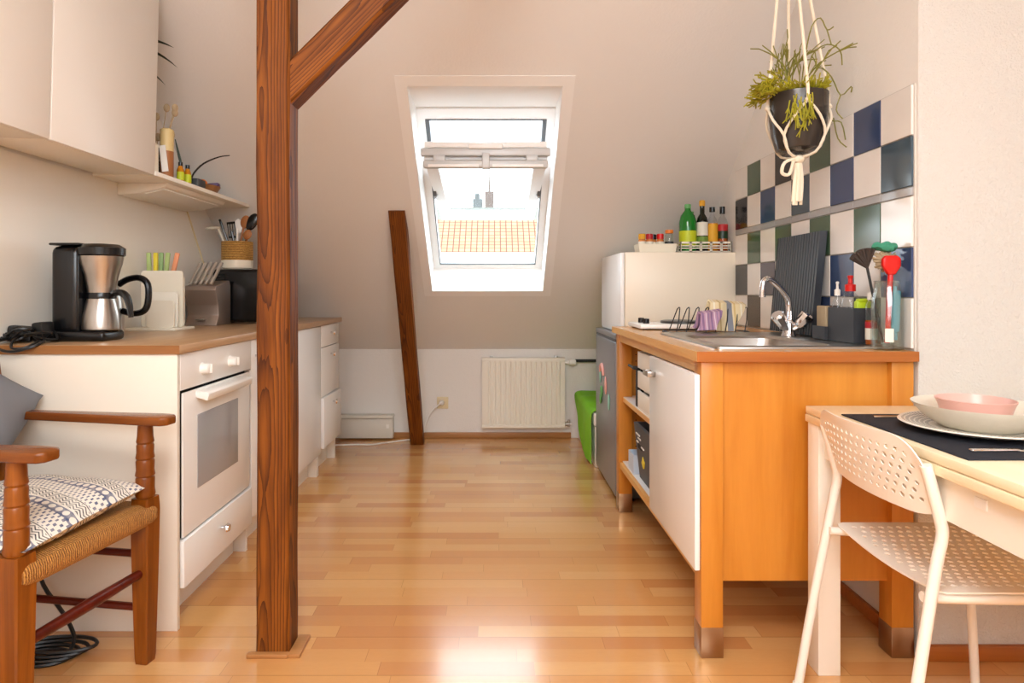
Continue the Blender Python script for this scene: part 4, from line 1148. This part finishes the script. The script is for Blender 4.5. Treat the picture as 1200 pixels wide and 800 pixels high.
# grooved draining board leaning at the tiles
gb = B()
nr = 17; w0, w1 = 2.345, 2.695
def board():
    t = gb; pts = []
    y = w0; pitch = (w1-w0)/nr
    prof = [(w0, .026)]
    for i in range(nr):
        a = w0+i*pitch
        prof += [(a+pitch*.05, 0), (a+pitch*.65, 0), (a+pitch*.7, .007), (a+pitch*.97, .007)]
    prof += [(w1, .0), (w1, .026)]
    # outline in (depth, y); extrude up along the lean
    vs = []; H = .385; lean = .036
    for k, (zz, xx) in enumerate(((ZW+.011, 1.160), (ZW+.011+H, 1.160+lean))):
        for yv, d in prof: vs.append((xx+d, yv, zz))
    n = len(prof); fs = [list(range(n)), list(range(n, 2*n))]
    for i in range(n): fs.append([i, (i+1) % n, n+(i+1) % n, n+i])
    return t.raw(vs, fs)
solo('draining_board', board(), 'gridboard', 'tall anthracite ribbed board leaning against the tiles behind the tap', 'board', ang=20)

# sink caddy and bottles
cd = thing('sink_caddy', 'charcoal plastic sink caddy at the near end of the tiles', 'caddy', (1.16, 2.15, ZW))
ZK = ZW+.0095
def tub(b, x0, x1, y0, y1, z0, z1, w=.004):
    O = [(x0, y0), (x1, y0), (x1, y1), (x0, y1)]; I = [(x0+w, y0+w), (x1-w, y0+w), (x1-w, y1-w), (x0+w, y1-w)]
    V = [(*p, z0) for p in O]+[(*p, z1) for p in O]+[(*p, z1) for p in I]+[(*p, z0+w) for p in I]
    F = [[3, 2, 1, 0], [12, 13, 14, 15]]
    for k in range(4):
        j = (k+1) % 4; F += [[k, j, 4+j, 4+k], [4+k, 4+j, 8+j, 8+k], [8+k, 8+j, 12+j, 12+k]]
    return b.raw(V, F)
build('tall_box', tub(B(), 1.135, 1.205, 2.02, 2.175, ZK, ZK+.112), 'charcoal', cd)
build('low_tray', tub(B(), 1.125, 1.205, 2.177, 2.262, ZK, ZK+.045), 'charcoal', cd)
sg = thing('sponge', 'grey and orange scrubbing sponge standing in the low tray of the caddy', 'sponge', (1.16, 2.21, ZK+.006))
build('scourer', B().box(1.133, 1.150, 2.19, 2.25, ZK+.007, ZK+.115, .004), 'bristle', sg)
build('orange_layer', B().box(1.151, 1.162, 2.19, 2.25, ZK+.007, ZK+.112, .003), 'orange', sg)
build('back_scourer', B().box(1.163, 1.185, 2.19, 2.25, ZK+.007, ZK+.116, .004), 'darkbristle', sg)
def bottle2(name, lab, x, y, z, r, h, bm, capm, sx=1, pump=False, liq=None):
    t = thing(name, lab, 'bottle', (x, y, z))
    build('body', B().lathe([(r*.9, 0), (r, .006), (r, h*.72), (r*.8, h*.86), (r*.4, h*.96), (r*.38, h), (0, h)], (x, y, z), 20, sx=sx), bm, t)
    if liq: build('liquid', B().lathe([(r*.85, .004), (r*.93, .008), (r*.93, h*.5), (0, h*.5)], (x, y, z), 20, sx=sx), liq, t)
    build('cap', B().lathe([(r*.55, h*.97), (r*.55, h*1.1), (r*.25, h*1.12), (r*.22, h*1.22), (r*.3, h*1.24), (r*.3, h*1.28), (0, h*1.29)], (x, y, z), 16), capm, t)
    return t
M['lavender'] = plain('lavender_soap', '#7d7288', .2)
bottle2('soap_bottle', 'slim clear bottle of lavender soap with white cap in the caddy', 1.155, 2.153, ZK+.005, .017, .15, 'bottleclear', 'whiteplastic', liq='lavender')
bottle2('dish_soap', 'clear washing-up bottle with a red cap in the caddy', 1.168, 2.098, ZK+.005, .030, .165, 'bottleclear', 'red')
lt = thing('scrub_holder', 'lime green scrubber standing in the near end of the caddy', 'scrubber', (1.172, 2.042, ZK+.005))
build('grip', B().box(1.150, 1.198, 2.03, 2.05, ZK+.006, ZK+.135, .006).box(1.158, 1.19, 2.028, 2.052, ZK+.13, ZK+.142, .004), 'lime', lt)
t = thing('extract_bottle', 'small brown bottle with white collar and red label beside the glass jar', 'bottle', (1.170, 1.985, ZW))
bx, by = 1.172, 1.988
zz = ZW+.010
build('body', B().lathe([(.016, 0), (.017, .004), (.017, .075), (0, .075)], (bx, by, zz), 16), 'amber', t)
build('neck', B().lathe([(.017, .075), (.017, .12), (.010, .135), (.010, .14), (0, .14)], (bx, by, zz), 16), 'bottleclear', t)
build('label', B().lathe([(.0176, .015), (.0176, .05), (.017, .05), (0, .04)], (bx, by, zz), 16), 'paperlabel', t)
build('upper_label', B().lathe([(.0176, .05), (.0176, .07), (.017, .07), (0, .06)], (bx, by, zz), 16), 'redlabel', t)
build('cap', B().lathe([(.012, .138), (.012, .16), (0, .161)], (bx, by, zz), 16), 'whiteplastic', t)
jx, jy = 1.178, 1.918
jr = thing('glass_jar', 'tall clear glass jar holding washing-up brushes at the worktop corner', 'jar', (jx, jy, ZW))
build('glass', B().lathe([(.040, .0), (.043, .005), (.043, .155), (.036, .178), (.034, .20), (.036, .206), (.032, .206), (.031, .178), (.039, .152), (.039, .008), (0, .006)], (jx, jy, ZW), 28), 'jarglass', jr)
build('label', B().rbox((jx-.018, jy-.040, ZW+.045), (.022, .002, .04), (0, 0, -.42)), 'paperlabel', jr)
def brush(name, lab, p0, p1, hm, headfn, r=.006):
    t = thing(name, lab, 'brush', p0, group=None)
    build('handle', B().tube([p0, p1], [r, r], 8), hm, t)
    headfn(t, Vector(p1)); return t
def tufts(c):
    b = B()
    for i in range(60):
        a = 2*PI*i/60; e = random.uniform(.6, 1.0)
        q = c+Vector((math.cos(a)*.040*e, .012+.016*random.random(), math.sin(a)*.036*e))
        b.cyl(c+Vector((math.cos(a)*.012, .004, math.sin(a)*.012)), q, .003, 5, .0035)
    return b
def red_head(t, p):
    build('head', B().prism([(p.x-.010, p.z-.012), (p.x+.010, p.z-.012), (p.x+.027, p.z+.014), (p.x+.027, p.z+.036), (p.x+.018, p.z+.046), (p.x-.018, p.z+.046), (p.x-.027, p.z+.036), (p.x-.027, p.z+.014)], 'Y', p.y-.010, p.y+.006, .005, 3), 'red', t)
    build('bristles', tufts(p+Vector((0, .008, .030))), 'bristle', t)
brush('dish_brush', 'red long-handled dish brush in the glass jar', (jx-.008, jy-.012, ZW+.02), (jx+.004, jy-.010, ZW+.235), 'red', red_head, .0075)
def dk_head(t, p):
    b = B()
    for i in range(46):
        a = random.uniform(-.75, .75); c_ = random.uniform(-.5, .5)
        q = Vector((math.sin(a-.35)*.055, c_*.02, math.cos(a-.35)*.06)); b.cyl(p, p+q, .003, 5, .005)
    build('bristles', b, 'darkbristle', t)
brush('pastry_brush', 'dark fan-shaped brush leaning left in the glass jar', (jx-.006, jy+.012, ZW+.02), (jx-.048, jy+.02, ZW+.245), 'blackmatt', dk_head, .004)
def bl_head(t, p): build('grip', B().rbox(p+Vector((.002, 0, -.075)), (.024, .013, .125), (0, .03, 0), .006, 3), 'blue', t)
brush('bottle_brush', 'blue-handled brush standing upright in the glass jar', (jx+.016, jy-.014, ZW+.03), (jx+.014, jy-.016, ZW+.19), 'blue', bl_head, .005)
t = thing('scouring_pad', 'teal green scouring pad lying on top of the red brush', 'scouring pad', (jx, jy, ZW+.28))
build('pad', B().ball((jx-.004, jy+.012, ZW+.309), (.033, .022, .014)).ball((jx+.016, jy+.014, ZW+.306), (.020, .02, .014)).jitter(.008, 60), 'teal', t)

# sink unit contents
cr = thing('white_crate', 'white slatted crate on the middle shelf of the sink unit', 'crate', (.8, 2.72, .56))
for x in (.628, .97):
    for i in range(3): build('slat', B().box(x, x+.008, 2.46, 2.80, .566+i*.085, .566+i*.085+.072, .002), 'shelfwhite', cr)
for y in (2.46, 2.792):
    for i in range(3): build('slat', B().box(.637, .969, y, y+.008, .566+i*.085, .566+i*.085+.072, .002), 'shelfwhite', cr)
build('bottom', B().box(.628, .978, 2.46, 2.80, .5595, .567), 'shelfwhite', cr)
build('corner_post', B().box(.637, .649, 2.775, 2.791, .567, .80).box(.637, .649, 2.469, 2.485, .567, .80), 'blackmatt', cr)
bx = thing('shelf_bracket', 'black metal bracket with a side arm on the middle shelf beside the crate', 'bracket', (.66, 2.86, .56))
build('upright', B().box(.630, .646, 2.808, 2.850, .5595, .725, .002), 'blackmatt', bx)
build('arm', B().box(.612, .648, 2.806, 2.852, .725, .737, .002).cyl((.618, 2.83, .731), (.618, 2.93, .731), .006, 8), 'blackmatt', bx)
gbn = thing('printed_bin', 'dark grey printed storage bin on the bottom shelf of the sink unit', 'bin', (.8, 2.67, .25))
b = B(); x0, x1, y0, y1 = .632, .96, 2.45, 2.84
V = []
for z, s in ((.2495, .012), (.49, -.01)):
    V += [(x0+s, y0+s, z), (x1-s, y0+s, z), (x1-s, y1-s, z), (x0+s, y1-s, z)]
V += [(x0-.006, y0-.006, .49), (x1+.006, y0-.006, .49), (x1+.006, y1+.006, .49), (x0-.006, y1+.006, .49)]
Vi = [(x0+.004, y0+.004, .49), (x1-.004, y0+.004, .49), (x1-.004, y1-.004, .49), (x0+.004, y1-.004, .49), (x0+.018, y0+.018, .256), (x1-.018, y0+.018, .256), (x1-.018, y1-.018, .256), (x0+.018, y1-.018, .256)]
V2 = V[:8]+Vi
F = [[3, 2, 1, 0], [12, 13, 14, 15]]
for k in range(4):
    j = (k+1) % 4; F += [[k, j, 4+j, 4+k], [4+k, 4+j, 8+j, 8+k], [8+k, 8+j, 12+j, 12+k]]
build('body', B().raw(V2, F), 'greybin', gbn)
def fx_(z): return x0+.012-.022*(z-.2495)/.24
b = B()
for yy, zz, w_, h_ in ((2.78, .445, .07, .006), (2.76, .43, .05, .006), (2.80, .41, .03, .006), (2.71, .40, .05, .006)):
    b.box(fx_(zz)-.0035, fx_(zz)+.006, yy-w_/2, yy+w_/2, zz, zz+h_)
build('white_print', b, 'whitegloss', gbn)
build('yellow_mark', B().rbox((fx_(.34)-.001, 2.72, .34), (.006, .035, .035), (.6, 0, 0)), 'yellow', gbn)
build('grip_slot', B().box(fx_(.40)-.002, fx_(.40)+.01, 2.73, 2.80, .388, .408), 'dark', gbn)
solo('card_box', tub(B(), .625, .72, 2.868, 2.975, .2495, .335), 'lightblue', 'small pale blue open box next to the printed bin', 'box')

# ------------------------------------------------------------------ hanging plant
hx, hy, hz = 1.045, 2.20, 1.545
mc = thing('macrame_hanger', 'white macrame rope hanger suspended from the roof slope over the sink', 'plant hanger', (hx, hy, hz-.1))
ap = Vector((1.01, hy, 2.47))
PT = hz+.205
angs = [math.radians(a) for a in (262, 352, 82, 172)]
for k, a in enumerate(angs):
    R = .098
    q = Vector((hx+R*math.cos(a), hy+R*math.sin(a), PT-.01))
    b = B().tube([ap, ap.lerp(q, .5), q, (hx+.099*math.cos(a), hy+.099*math.sin(a), PT-.05)], .0055, 8)
    for s_ in (-1, 1):
        a2 = a+s_*PI/4*.985
        b.tube([(hx+.099*math.cos(a), hy+.099*math.sin(a), PT-.05), (hx+.101*math.cos(a+s_*.4), hy+.101*math.sin(a+s_*.4), PT-.10), (hx+.092*math.cos(a2), hy+.092*math.sin(a2), PT-.155), (hx+.06*math.cos(a2), hy+.06*math.sin(a2), hz-.006), (hx, hy, hz-.016)], .0045, 8, sub=3)
    b.ball((hx+.1*math.cos(a), hy+.1*math.sin(a), PT-.05), .010, 10, 8)
    build('rope', b, 'rope', mc)
b = B().ball((hx, hy, hz-.022), (.022, .022, .016))
for i in range(12):
    a = random.uniform(0, 2*PI); r = .018*random.random()
    b.tube([(hx+.006*math.cos(a), hy+.006*math.sin(a), hz-.02), (hx+r*math.cos(a)+.003, hy+r*math.sin(a), hz-.09), (hx+r*1.1*math.cos(a)-.002, hy+r*math.sin(a), hz-.16-.02*random.random())], .0055, 6, sub=3)
b.tube([(hx-.01, hy-.01, hz-.02), (hx-.05, hy-.01, hz-.035), (hx-.06, hy-.01, hz-.07), (hx-.035, hy-.01, hz-.075), (hx-.02, hy-.01, hz-.03)], .006, 6, sub=4)
build('tassel', b, 'rope', mc)
hg = thing('hanging_pot', 'dark glazed plant pot with yellow-green trailing stems in the rope hanger', 'plant', (hx, hy, hz))
build('pot', B().lathe([(.05, 0), (.072, .01), (.086, .06), (.094, .13), (.096, .195), (.090, .197), (.086, .13), (.06, .03), (0, .02)], (hx, hy, hz), 32), 'pot', hg)
build('soil', B().lathe([(.088, .17), (.05, .18), (0, .185)], (hx, hy, hz), 24), 'soil', hg)
fb = B(); fb2 = B()
def twig(b, p, d, n, L, r, spread, depth):
    p = Vector(p); d = Vector(d).normalized()
    for k in range(n):
        q = p+d*L*random.uniform(.7, 1.2)
        b.tube([p, q], [r, r*.85], 4)
        if depth and random.random() < .75:
            for _ in range(random.choice((1, 2, 2))):
                e = (d+Vector((random.uniform(-1, 1), random.uniform(-1, 1), random.uniform(-.9, .7)))*spread).normalized()
                twig(b, q, e, max(1, n-2), L*.8, r*.9, spread, depth-1)
        d = (d+Vector((random.uniform(-.3, .3), random.uniform(-.3, .3), random.uniform(-.45, .05)))).normalized(); p = q
for i in range(130):
    a = random.uniform(0, 2*PI); r = .075*math.sqrt(random.random())
    twig(fb, (hx+r*math.cos(a), hy+r*math.sin(a), PT-.02), (math.cos(a)*.7-.35, math.sin(a)*.6-.1, 1.0), 2, .024, .0028, .9, 1)
for i in range(80):   # tuft to the left
    a = random.uniform(0, 2*PI)
    twig(fb, (hx-.085-random.random()*.045, hy-.03+.05*math.cos(a), PT+.005+random.uniform(-.03, .03)), (-.8, math.cos(a)*.6, random.uniform(-.6, .5)), 2, .02, .0028, 1.0, 1)
for i in range(17):   # hanging in front of the pot
    a = math.radians(random.uniform(225, 268))
    p = Vector((hx+.108*math.cos(a)*.9, hy+.108*math.sin(a), PT-.03-.04*random.random()))
    twig(fb, p, (random.uniform(-.25, .25), -.1, -1), 3, .026, .0024, .55, 1)
build('foliage', fb, 'leafy', hg)
for i in range(10):   # upright thin stems
    a = random.uniform(0, 2*PI)
    twig(fb2, (hx-.03+random.uniform(-.05, .06), hy+random.uniform(-.04, .04), PT), (random.uniform(-.25, .25), random.uniform(-.2, .2), 1), 4, .04, .0024, .5, 1)
for P in ([(0, 0, 0), (.02, 0, .12), (.05, 0, .22), (.09, 0, .25), (.12, 0, .21), (.15, 0, .22)], [(.02, 0, 0), (.05, 0, .12), (.12, 0, .16), (.18, 0, .14), (.19, 0, .09)], [(.03, 0, 0), (.08, 0, .08), (.14, 0, .05), (.19, .01, -.01), (.25, .01, .02), (.30, .01, -.0)], [(.18, 0, .14), (.23, 0, .16), (.26, 0, .165)], [(.05, 0, 0), (.12, 0, -.02), (.15, .02, -.09), (.20, .02, -.10), (.22, .02, -.16)], [(.12, 0, .21), (.14, 0, .16)], [(.19, .01, -.01), (.17, .01, -.06), (.20, .01, -.09)], [(.15, .0, -.09), (.17, 0, -.16), (.21, 0, -.19)]):
    fb2.tube([(min(hx+x*.74, 1.222), hy-.02+y, PT+z) for x, y, z in P], .0022, 5, sub=3)
build('long_stems', fb2, 'leafy2', hg)

# ------------------------------------------------------------------ table, chair, tableware
ZD = .74
tb = thing('dining_table', 'pale birch dining table against the wall with the white chair', 'table', (1.3, 1.2, 0))
TX0, TX1, TY0, TY1 = .898, 1.68, .55, 1.846
build('tabletop', B().box(TX0, TX1, TY0, TY1, ZD-.021, ZD, .003), 'tablebirch', tb)
build('extension_leaf', B().box(TX0-.002, TX1, TY0, TY1, ZD-.044, ZD-.0225, .003), 'tablebirch', tb)
for x in (TX0+.004, TX1-.066):
    for y in (TY0+.006, TY1-.066): build('leg', B().box(x, x+.062, y, y+.06, 0, ZD-.044, .002), 'tablewhite', tb)
build('apron', B().box(TX0+.02, TX0+.038, TY0+.06, TY1-.06, ZD-.135, ZD-.044), 'tablewhite', tb)
build('apron', B().box(TX1-.04, TX1-.02, TY0+.06, TY1-.06, ZD-.135, ZD-.044), 'tablewhite', tb)
build('apron', B().box(TX0+.06, TX1-.06, TY1-.05, TY1-.032, ZD-.135, ZD-.044), 'tablewhite', tb)
build('apron', B().box(TX0+.06, TX1-.06, TY0+.03, TY0+.05, ZD-.135, ZD-.044), 'tablewhite', tb)
build('catch', B().box(TX0+.017, TX0+.021, 1.19, 1.22, ZD-.08, ZD-.06), 'whiteplastic', tb)
solo('placemat', B().box(.922, 1.262, 1.245, 1.70, ZD+.0005, ZD+.004, .001), 'navy', 'dark navy cloth placemat on the birch table', 'placemat')
pcx, pcy = 1.118, 1.482
def plate_mat():
    g = G('patterned_plate'); v = g.sep(g.obj())
    ang = g.m('ARCTAN2', v['Y'], v['X']); r = g.m('SQRT', g.m('ADD', g.m('MULTIPLY', v['X'], v['X']), g.m('MULTIPLY', v['Y'], v['Y'])))
    fr_ = g.m('FRACT', g.m('ADD', g.m('MULTIPLY', ang, 14.0), g.m('MULTIPLY', g.m('FLOOR', g.m('DIVIDE', r, .010)), .5)))
    k = g.m('MULTIPLY', g.m('LESS_THAN', fr_, .55), g.m('GREATER_THAN', g.m('FRACT', g.m('DIVIDE', r, .010)), .3))
    k = g.m('MULTIPLY', k, g.m('MULTIPLY', g.m('GREATER_THAN', r, .09), g.m('LESS_THAN', r, .148)))
    g.col(g.mix(k, '#e4ddd0', '#54483c')); g.set(Roughness=.3)
    return g.mat
M['plate'] = plate_mat()
def dish(name, lab, z, prof, mt, x=pcx, y=pcy, cat='plate'):
    t = B().lathe(prof, (0, 0, 0), 48); o = build(name, t, mt, None, local=True); o.location = (x, y, z)
    return tag(o, lab, cat)
dish('dinner_plate', 'wide flat plate with a dark dashed rim under the bowls', ZD+.0045, [(.085, 0), (.095, .004), (.150, .014), (.157, .018), (.154, .0205), (.095, .010), (0, .009)], 'plate')
dish('deep_plate', 'cream speckled deep plate between the flat plate and the pink bowl', ZD+.0145, [(.075, 0), (.082, .003), (.115, .026), (.135, .050), (.137, .054), (.132, .053), (.110, .031), (.07, .008), (0, .007)], 'stoneware', x=pcx+.008, cat='bowl')
dish('pink_bowl', 'small pink bowl on top of the stacked plates', ZD+.0225, [(.054, 0), (.061, .003), (.073, .045), (.079, .058), (.076, .059), (.069, .045), (.054, .008), (0, .007)], 'pink', x=pcx-.004, cat='bowl')
fk = thing('fork', 'silver fork lying on the placemat beyond the plates', 'fork', (1.0, 1.655, ZD+.004))
build('handle', B().tube([(.975, 1.645, ZD+.0065), (1.03, 1.648, ZD+.0065), (1.08, 1.652, ZD+.008), (1.10, 1.652, ZD+.0065)], [.004, .0035, .003, .006], 6), 'chrome', fk)
b = B()
for i in range(4): b.tube([(1.10, 1.646+i*.004, ZD+.0065), (1.15, 1.646+i*.004, ZD+.0085)], .0013, 5)
build('tines', b, 'chrome', fk)
kn = thing('table_knife', 'silver table knife on the placemat in front of the plates', 'knife', (1.05, 1.30, ZD+.004))
build('handle', B().rbox((1.015, 1.298, ZD+.0075), (.10, .012, .006), (0, 0, .03), .002), 'chrome', kn)
build('blade', B().rbox((1.125, 1.3015, ZD+.0065), (.125, .017, .002), (0, 0, .03), .0008), 'chrome', kn)

ch = thing('metal_chair', 'white metal chair with a perforated seat and backrest at the table', 'chair', (1.03, 1.5, 0))
def back_fn(u, v):
    # u along y (far->near), v up
    W_, H_ = .365, .13
    y = 1.6875-u; s_ = (u/W_-.5)*2
    x = .899-.028*(1-s_*s_)-.040*(v/.16)
    e = max(0, (abs(s_)-.72)/.28)
    z = .624+v-(max(0, v)/.142)*.020*e*e+(max(0, .12-v)/.142)*.008*e*e
    return (x, y, z)
build('backrest', B().perf(back_fn, .365, .120, 16, 6, .25, .022, .003), 'adde', ch)
def seat_fn(u, v):
    x = .932+u; y = 1.335+v
    return (x, y, .452-.012*math.sin(PI*min(1, max(0, v/.355)))*(1-.3*u)-.0*u)
build('seat', B().perf(seat_fn, .305, .355, 13, 15, .27, .022, .004), 'adde', ch)
for y, dy in ((1.705, .012), (1.305, -.012)):
    lg = B().tube([(.815, y+dy*1.2, 0.0), (.855, y+dy*.6, .25), (.900, y, .50), (.914, y, .57), (.908, y, .61), (.890, y, .68), (.880, y, .715)], .0115, 12, sub=4)
    build('back_leg', lg, 'adde', ch)
    build('foot_cap', B().cyl((.8145, y+dy*1.2, 0), (.817, y+dy*1.2, .018), .0135, 12), 'whiteplastic', ch)
for y in (1.69, 1.325):
    lg = B().tube([(.886, y, .438), (.95, y, .434), (1.10, y, .432), (1.215, y, .436), (1.238, y, .425), (1.248, y, .40), (1.262, y, .2), (1.272, y, 0)], .0105, 12, sub=4)
    build('front_leg', lg, 'adde', ch)
    build('foot_cap', B().cyl((1.2725, y, 0), (1.271, y, .018), .0125, 12), 'whiteplastic', ch)

# ------------------------------------------------------------------ rush armchair (local: x forward, y to the far side)
ac = thing('rush_armchair', 'brown wooden armchair with a rush seat and printed cushion', 'armchair', (-1.045, 1.650, 0), math.radians(-10))
HY = .205
def L(name, b, mt, par=None): return build(name, b, mt, ac if par is None else par, local=True)
for s_ in (-1, 1):
    y = HY*s_
    b = B()
    sec = [(0, .019), (.02, .021), (.25, .026), (.44, .029), (.475, .027)]
    t_ = bmesh.new()
    rings_ = []
    for z, r in sec: rings_.append([t_.verts.new((x_*r, y+y_*r, z)) for x_, y_ in ((-.85, -1), (.85, -1), (1, -.85), (1, .85), (.85, 1), (-.85, 1), (-1, .85), (-1, -.85))])
    for a, q in zip(rings_, rings_[1:]):
        for k in range(8): t_.faces.new([a[k], a[(k+1) % 8], q[(k+1) % 8], q[k]])
    t_.faces.new(rings_[0]); t_.faces.new(rings_[-1]); bmesh.ops.recalc_face_normals(t_, faces=t_.faces[:])
    b._merge(t_)
    b.lathe([(.022, .47), (.0275, .485), (.025, .50), (.0255, .53), (.0235, .535), (.0265, .54), (.024, .555), (.025, .58), (.0225, .585), (.0255, .59), (.023, .605), (.0235, .625), (.021, .63), (.024, .636), (.0215, .65), (.0205, .675), (.019, .69)], (0, y, 0), 18)
    L('front_leg', b, 'chairwood')
    L('back_leg', B().tube([(-.455, y*.95, 0), (-.465, y*.95, .43), (-.485, y*.95, .66), (-.51, y*.95, .86)], [.02, .022, .021, .018], 12, sub=3), 'chairwood')
    b = B()
    def armfn(k):
        pass
    outl = []
    for xx, wl, wr in ((-.485, .018, .018), (-.30, .022, .022), (-.1, .028, .028), (.03, .038, .036), (.075, .034, .032), (.09, .018, .018)): outl.append((xx, wl, wr))
    pts = [(x_, y-s_*.005+w_) for x_, w_, _ in outl]+[(x_, y-s_*.005-w_) for x_, _, w_ in outl[::-1]]
    b.prism(pts, 'Z', .688, .713, .006, 3)
    L('armrest', b, 'chairwood_x')
    for z in (.31, .155):
        L('side_stretcher', B().tube([(-.455, y*.95, z), (0, y, z)], .011, 10), 'chairred')
L('front_stretcher', B().tube([(0, -HY, .262), (0, 0, .262), (0, HY, .262)], [.012, .0155, .012], 12, sub=4), 'chairred')
L('back_stretcher', B().tube([(-.457, -HY*.95, .25), (-.457, HY*.95, .25)], .011, 10), 'chairred')
for z, bow in ((.56, .0), (.67, .0), (.78, 0)):
    xx = -.472-(z-.56)*.13
    L('back_slat', B().grid(lambda u, v: (xx-.03*math.sin(PI*u)-v*.01, -HY*.95+u*HY*1.9, z+v*.06), 12, 2, .01), 'chairwood_x')
def seatm():
    b = B(); t = b.bm; NX, NY = 20, 20
    rings_ = []
    def rr(x0, x1, y0, y1, r, z):
        P = []
        for cx, cy, a0 in ((x1-r, y0+r, -90), (x1-r, y1-r, 0), (x0+r, y1-r, 90), (x0+r, y0+r, 180)):
            for k in range(5):
                a = math.radians(a0+k*22.5); P.append((cx+r*math.cos(a), cy+r*math.sin(a), z))
        return P
    for ins, z in ((.03, .396), (.01, .400), (.0, .415), (0, .438), (.006, .452), (.03, .460), (.09, .456), (.15, .452)):
        rings_.append([t.verts.new(p) for p in rr(-.475+ins, .035-ins, -.232+ins, .232-ins, .03, z)])
    m = len(rings_[0])
    for a, q in zip(rings_, rings_[1:]):
        for k in range(m): t.faces.new([a[k], a[(k+1) % m], q[(k+1) % m], q[k]])
    t.faces.new(rings_[0]); t.faces.new(rings_[-1]); bmesh.ops.recalc_face_normals(t, faces=t.faces[:])
    return b
L('rush_seat', seatm(), 'rush')
def pillow(wx, wy, th, n=22, pinch=.12):
    b = B(); t = b.bm
    def pt(u, v, s_):
        a, c_ = u*2-1, v*2-1
        e = (1-abs(a)**2.6)*(1-abs(c_)**2.6)
        h = th/2*max(0, e)**.55
        px_ = a*wx/2*(1-pinch*(1-a*a)*0-pinch*.5*(1-c_*c_)*0-.05*(c_*c_)*0)
        shr = 1-.06*(1-c_*c_)*0
        return (px_*(1-.05*(1-abs(c_)**2)*abs(a)), c_*wy/2*(1-.05*(1-abs(a)**2)*abs(c_)), s_*h+.004*math.sin(a*7+c_*5)*e)
    top = [[t.verts.new(pt(i/n, j/n, 1)) for j in range(n+1)] for i in range(n+1)]
    bot = [[t.verts.new(pt(i/n, j/n, -1)) if 0 < i < n and 0 < j < n else top[i][j] for j in range(n+1)] for i in range(n+1)]
    for g_ in (top, bot):
        for i in range(n):
            for j in range(n):
                f = [g_[i][j], g_[i+1][j], g_[i+1][j+1], g_[i][j+1]]
                try: t.faces.new(f)
                except ValueError: pass
    bmesh.ops.recalc_face_normals(t, faces=t.faces[:])
    return b
R_ac = Matrix.Translation(ac.location) @ ac.rotation_euler.to_matrix().to_4x4()
o = build('seat_cushion', pillow(.43, .43, .10), 'cushion', None, local=True, ang=60)
o.location = R_ac @ Vector((-.188, -.016, .501)); o.rotation_euler = Euler((math.radians(3), math.radians(1), ac.rotation_euler.z+.05))
tag(o, 'white cushion with blue printed pattern lying on the rush seat', 'cushion')
o = build('back_cushion', pillow(.42, .40, .15), 'greypillow', None, local=True, ang=60)
o.location = R_ac @ Vector((-.435, -.0, .675)); o.rotation_euler = (Matrix.Rotation(ac.rotation_euler.z, 3, 'Z') @ Matrix.Rotation(math.radians(-76), 3, 'Y') @ Matrix.Rotation(math.radians(32), 3, 'Z')).to_euler()
tag(o, 'plain grey cushion standing against the armchair back', 'cushion')
# floor cable
b = B()
for i in range(4):
    P = [(-1.31+(.075+.010*i)*math.cos(a)+.01*i, 1.86+.045*math.sin(a)+.01*i, .006+.007*i) for a in [k*PI/4 for k in range(8)]]
    b.tube(P, .0055, 6, closed=True, sub=4)
b.tube([(-1.235, 1.86, .02), (-1.24, 1.89, .05), (-1.30, 1.93, .10), (-1.38, 1.96, .17), (-1.42, 1.985, .25), (-1.45, 1.985, .45)], .006, 6, sub=4)
solo('floor_cable', b, 'rubber', 'black cable coiled on the floor under the rush armchair', 'cable')

# ------------------------------------------------------------------ light
w = bpy.data.worlds.new('sky'); SC.world = w; w.use_nodes = True
bg = w.node_tree.nodes['Background']; bg.inputs[0].default_value = (.85, .935, 1.0, 1); bg.inputs[1].default_value = 5.6
def area(name, loc, rot, sx, sy, power, col):
    l = bpy.data.lights.new(name, 'AREA'); l.shape = 'RECTANGLE'; l.size = sx; l.size_y = sy; l.energy = power; l.color = col
    o = bpy.data.objects.new(name, l); COL.objects.link(o); o.location = loc; o.rotation_euler = rot; return o
sl = bpy.data.lights.new('sun', 'SUN'); sl.energy = 1.5; sl.angle = .01; sl.color = (1, .94, .86)
o = bpy.data.objects.new('sun', sl); COL.objects.link(o); o.rotation_euler = (math.radians(46), 0, math.radians(-8))
# daylight through the roof window behind the camera
ra = math.atan2(1.25, 1.6)
# the two roof windows let the sky in: portals only steer the sampling of that same sky
def portal(name, loc, rot, sx, sy):
    o = area(name, loc, rot, sx, sy, 1, (1, 1, 1)); o.data.cycles.is_portal = True; return o
area('overhead_fill', (-.1, .25, 2.42), (math.radians(24), 0, 0), .9, .7, 33, (.98, .98, .97))  # unseen soft light added overhead to brighten the room, no fitting built
area('rear_daylight', (.3, -1.71, zr(-1.71)+.02), (math.radians(38), 0, 0), 2.3, 1.4, 22, (.95, .98, 1))
portal('front_portal', (-.042, 3.775, 1.64), (math.radians(-38), 0, 0), .72, 1.25)

# ------------------------------------------------------------------ camera
cam = bpy.data.cameras.new('camera'); co = bpy.data.objects.new('camera', cam); COL.objects.link(co)
co.location = (0, 0, 1.07); co.rotation_euler = (PI/2, 0, 0)
cam.sensor_width = 36; cam.lens = 22.5; cam.shift_x = 21/1200; cam.shift_y = -59/1200; cam.clip_start = .05; cam.clip_end = 300
SC.camera = co
SC.view_settings.view_transform = 'Standard'; SC.view_settings.look = 'None'; SC.view_settings.gamma = 1; SC.view_settings.use_curve_mapping = False
SC.view_settings.exposure = .45
SC.cycles.use_denoising = True
SC.cycles.max_bounces = 8; SC.cycles.diffuse_bounces = 5; SC.cycles.transparent_max_bounces = 16
SC.cycles.caustics_reflective = False; SC.cycles.caustics_refractive = False
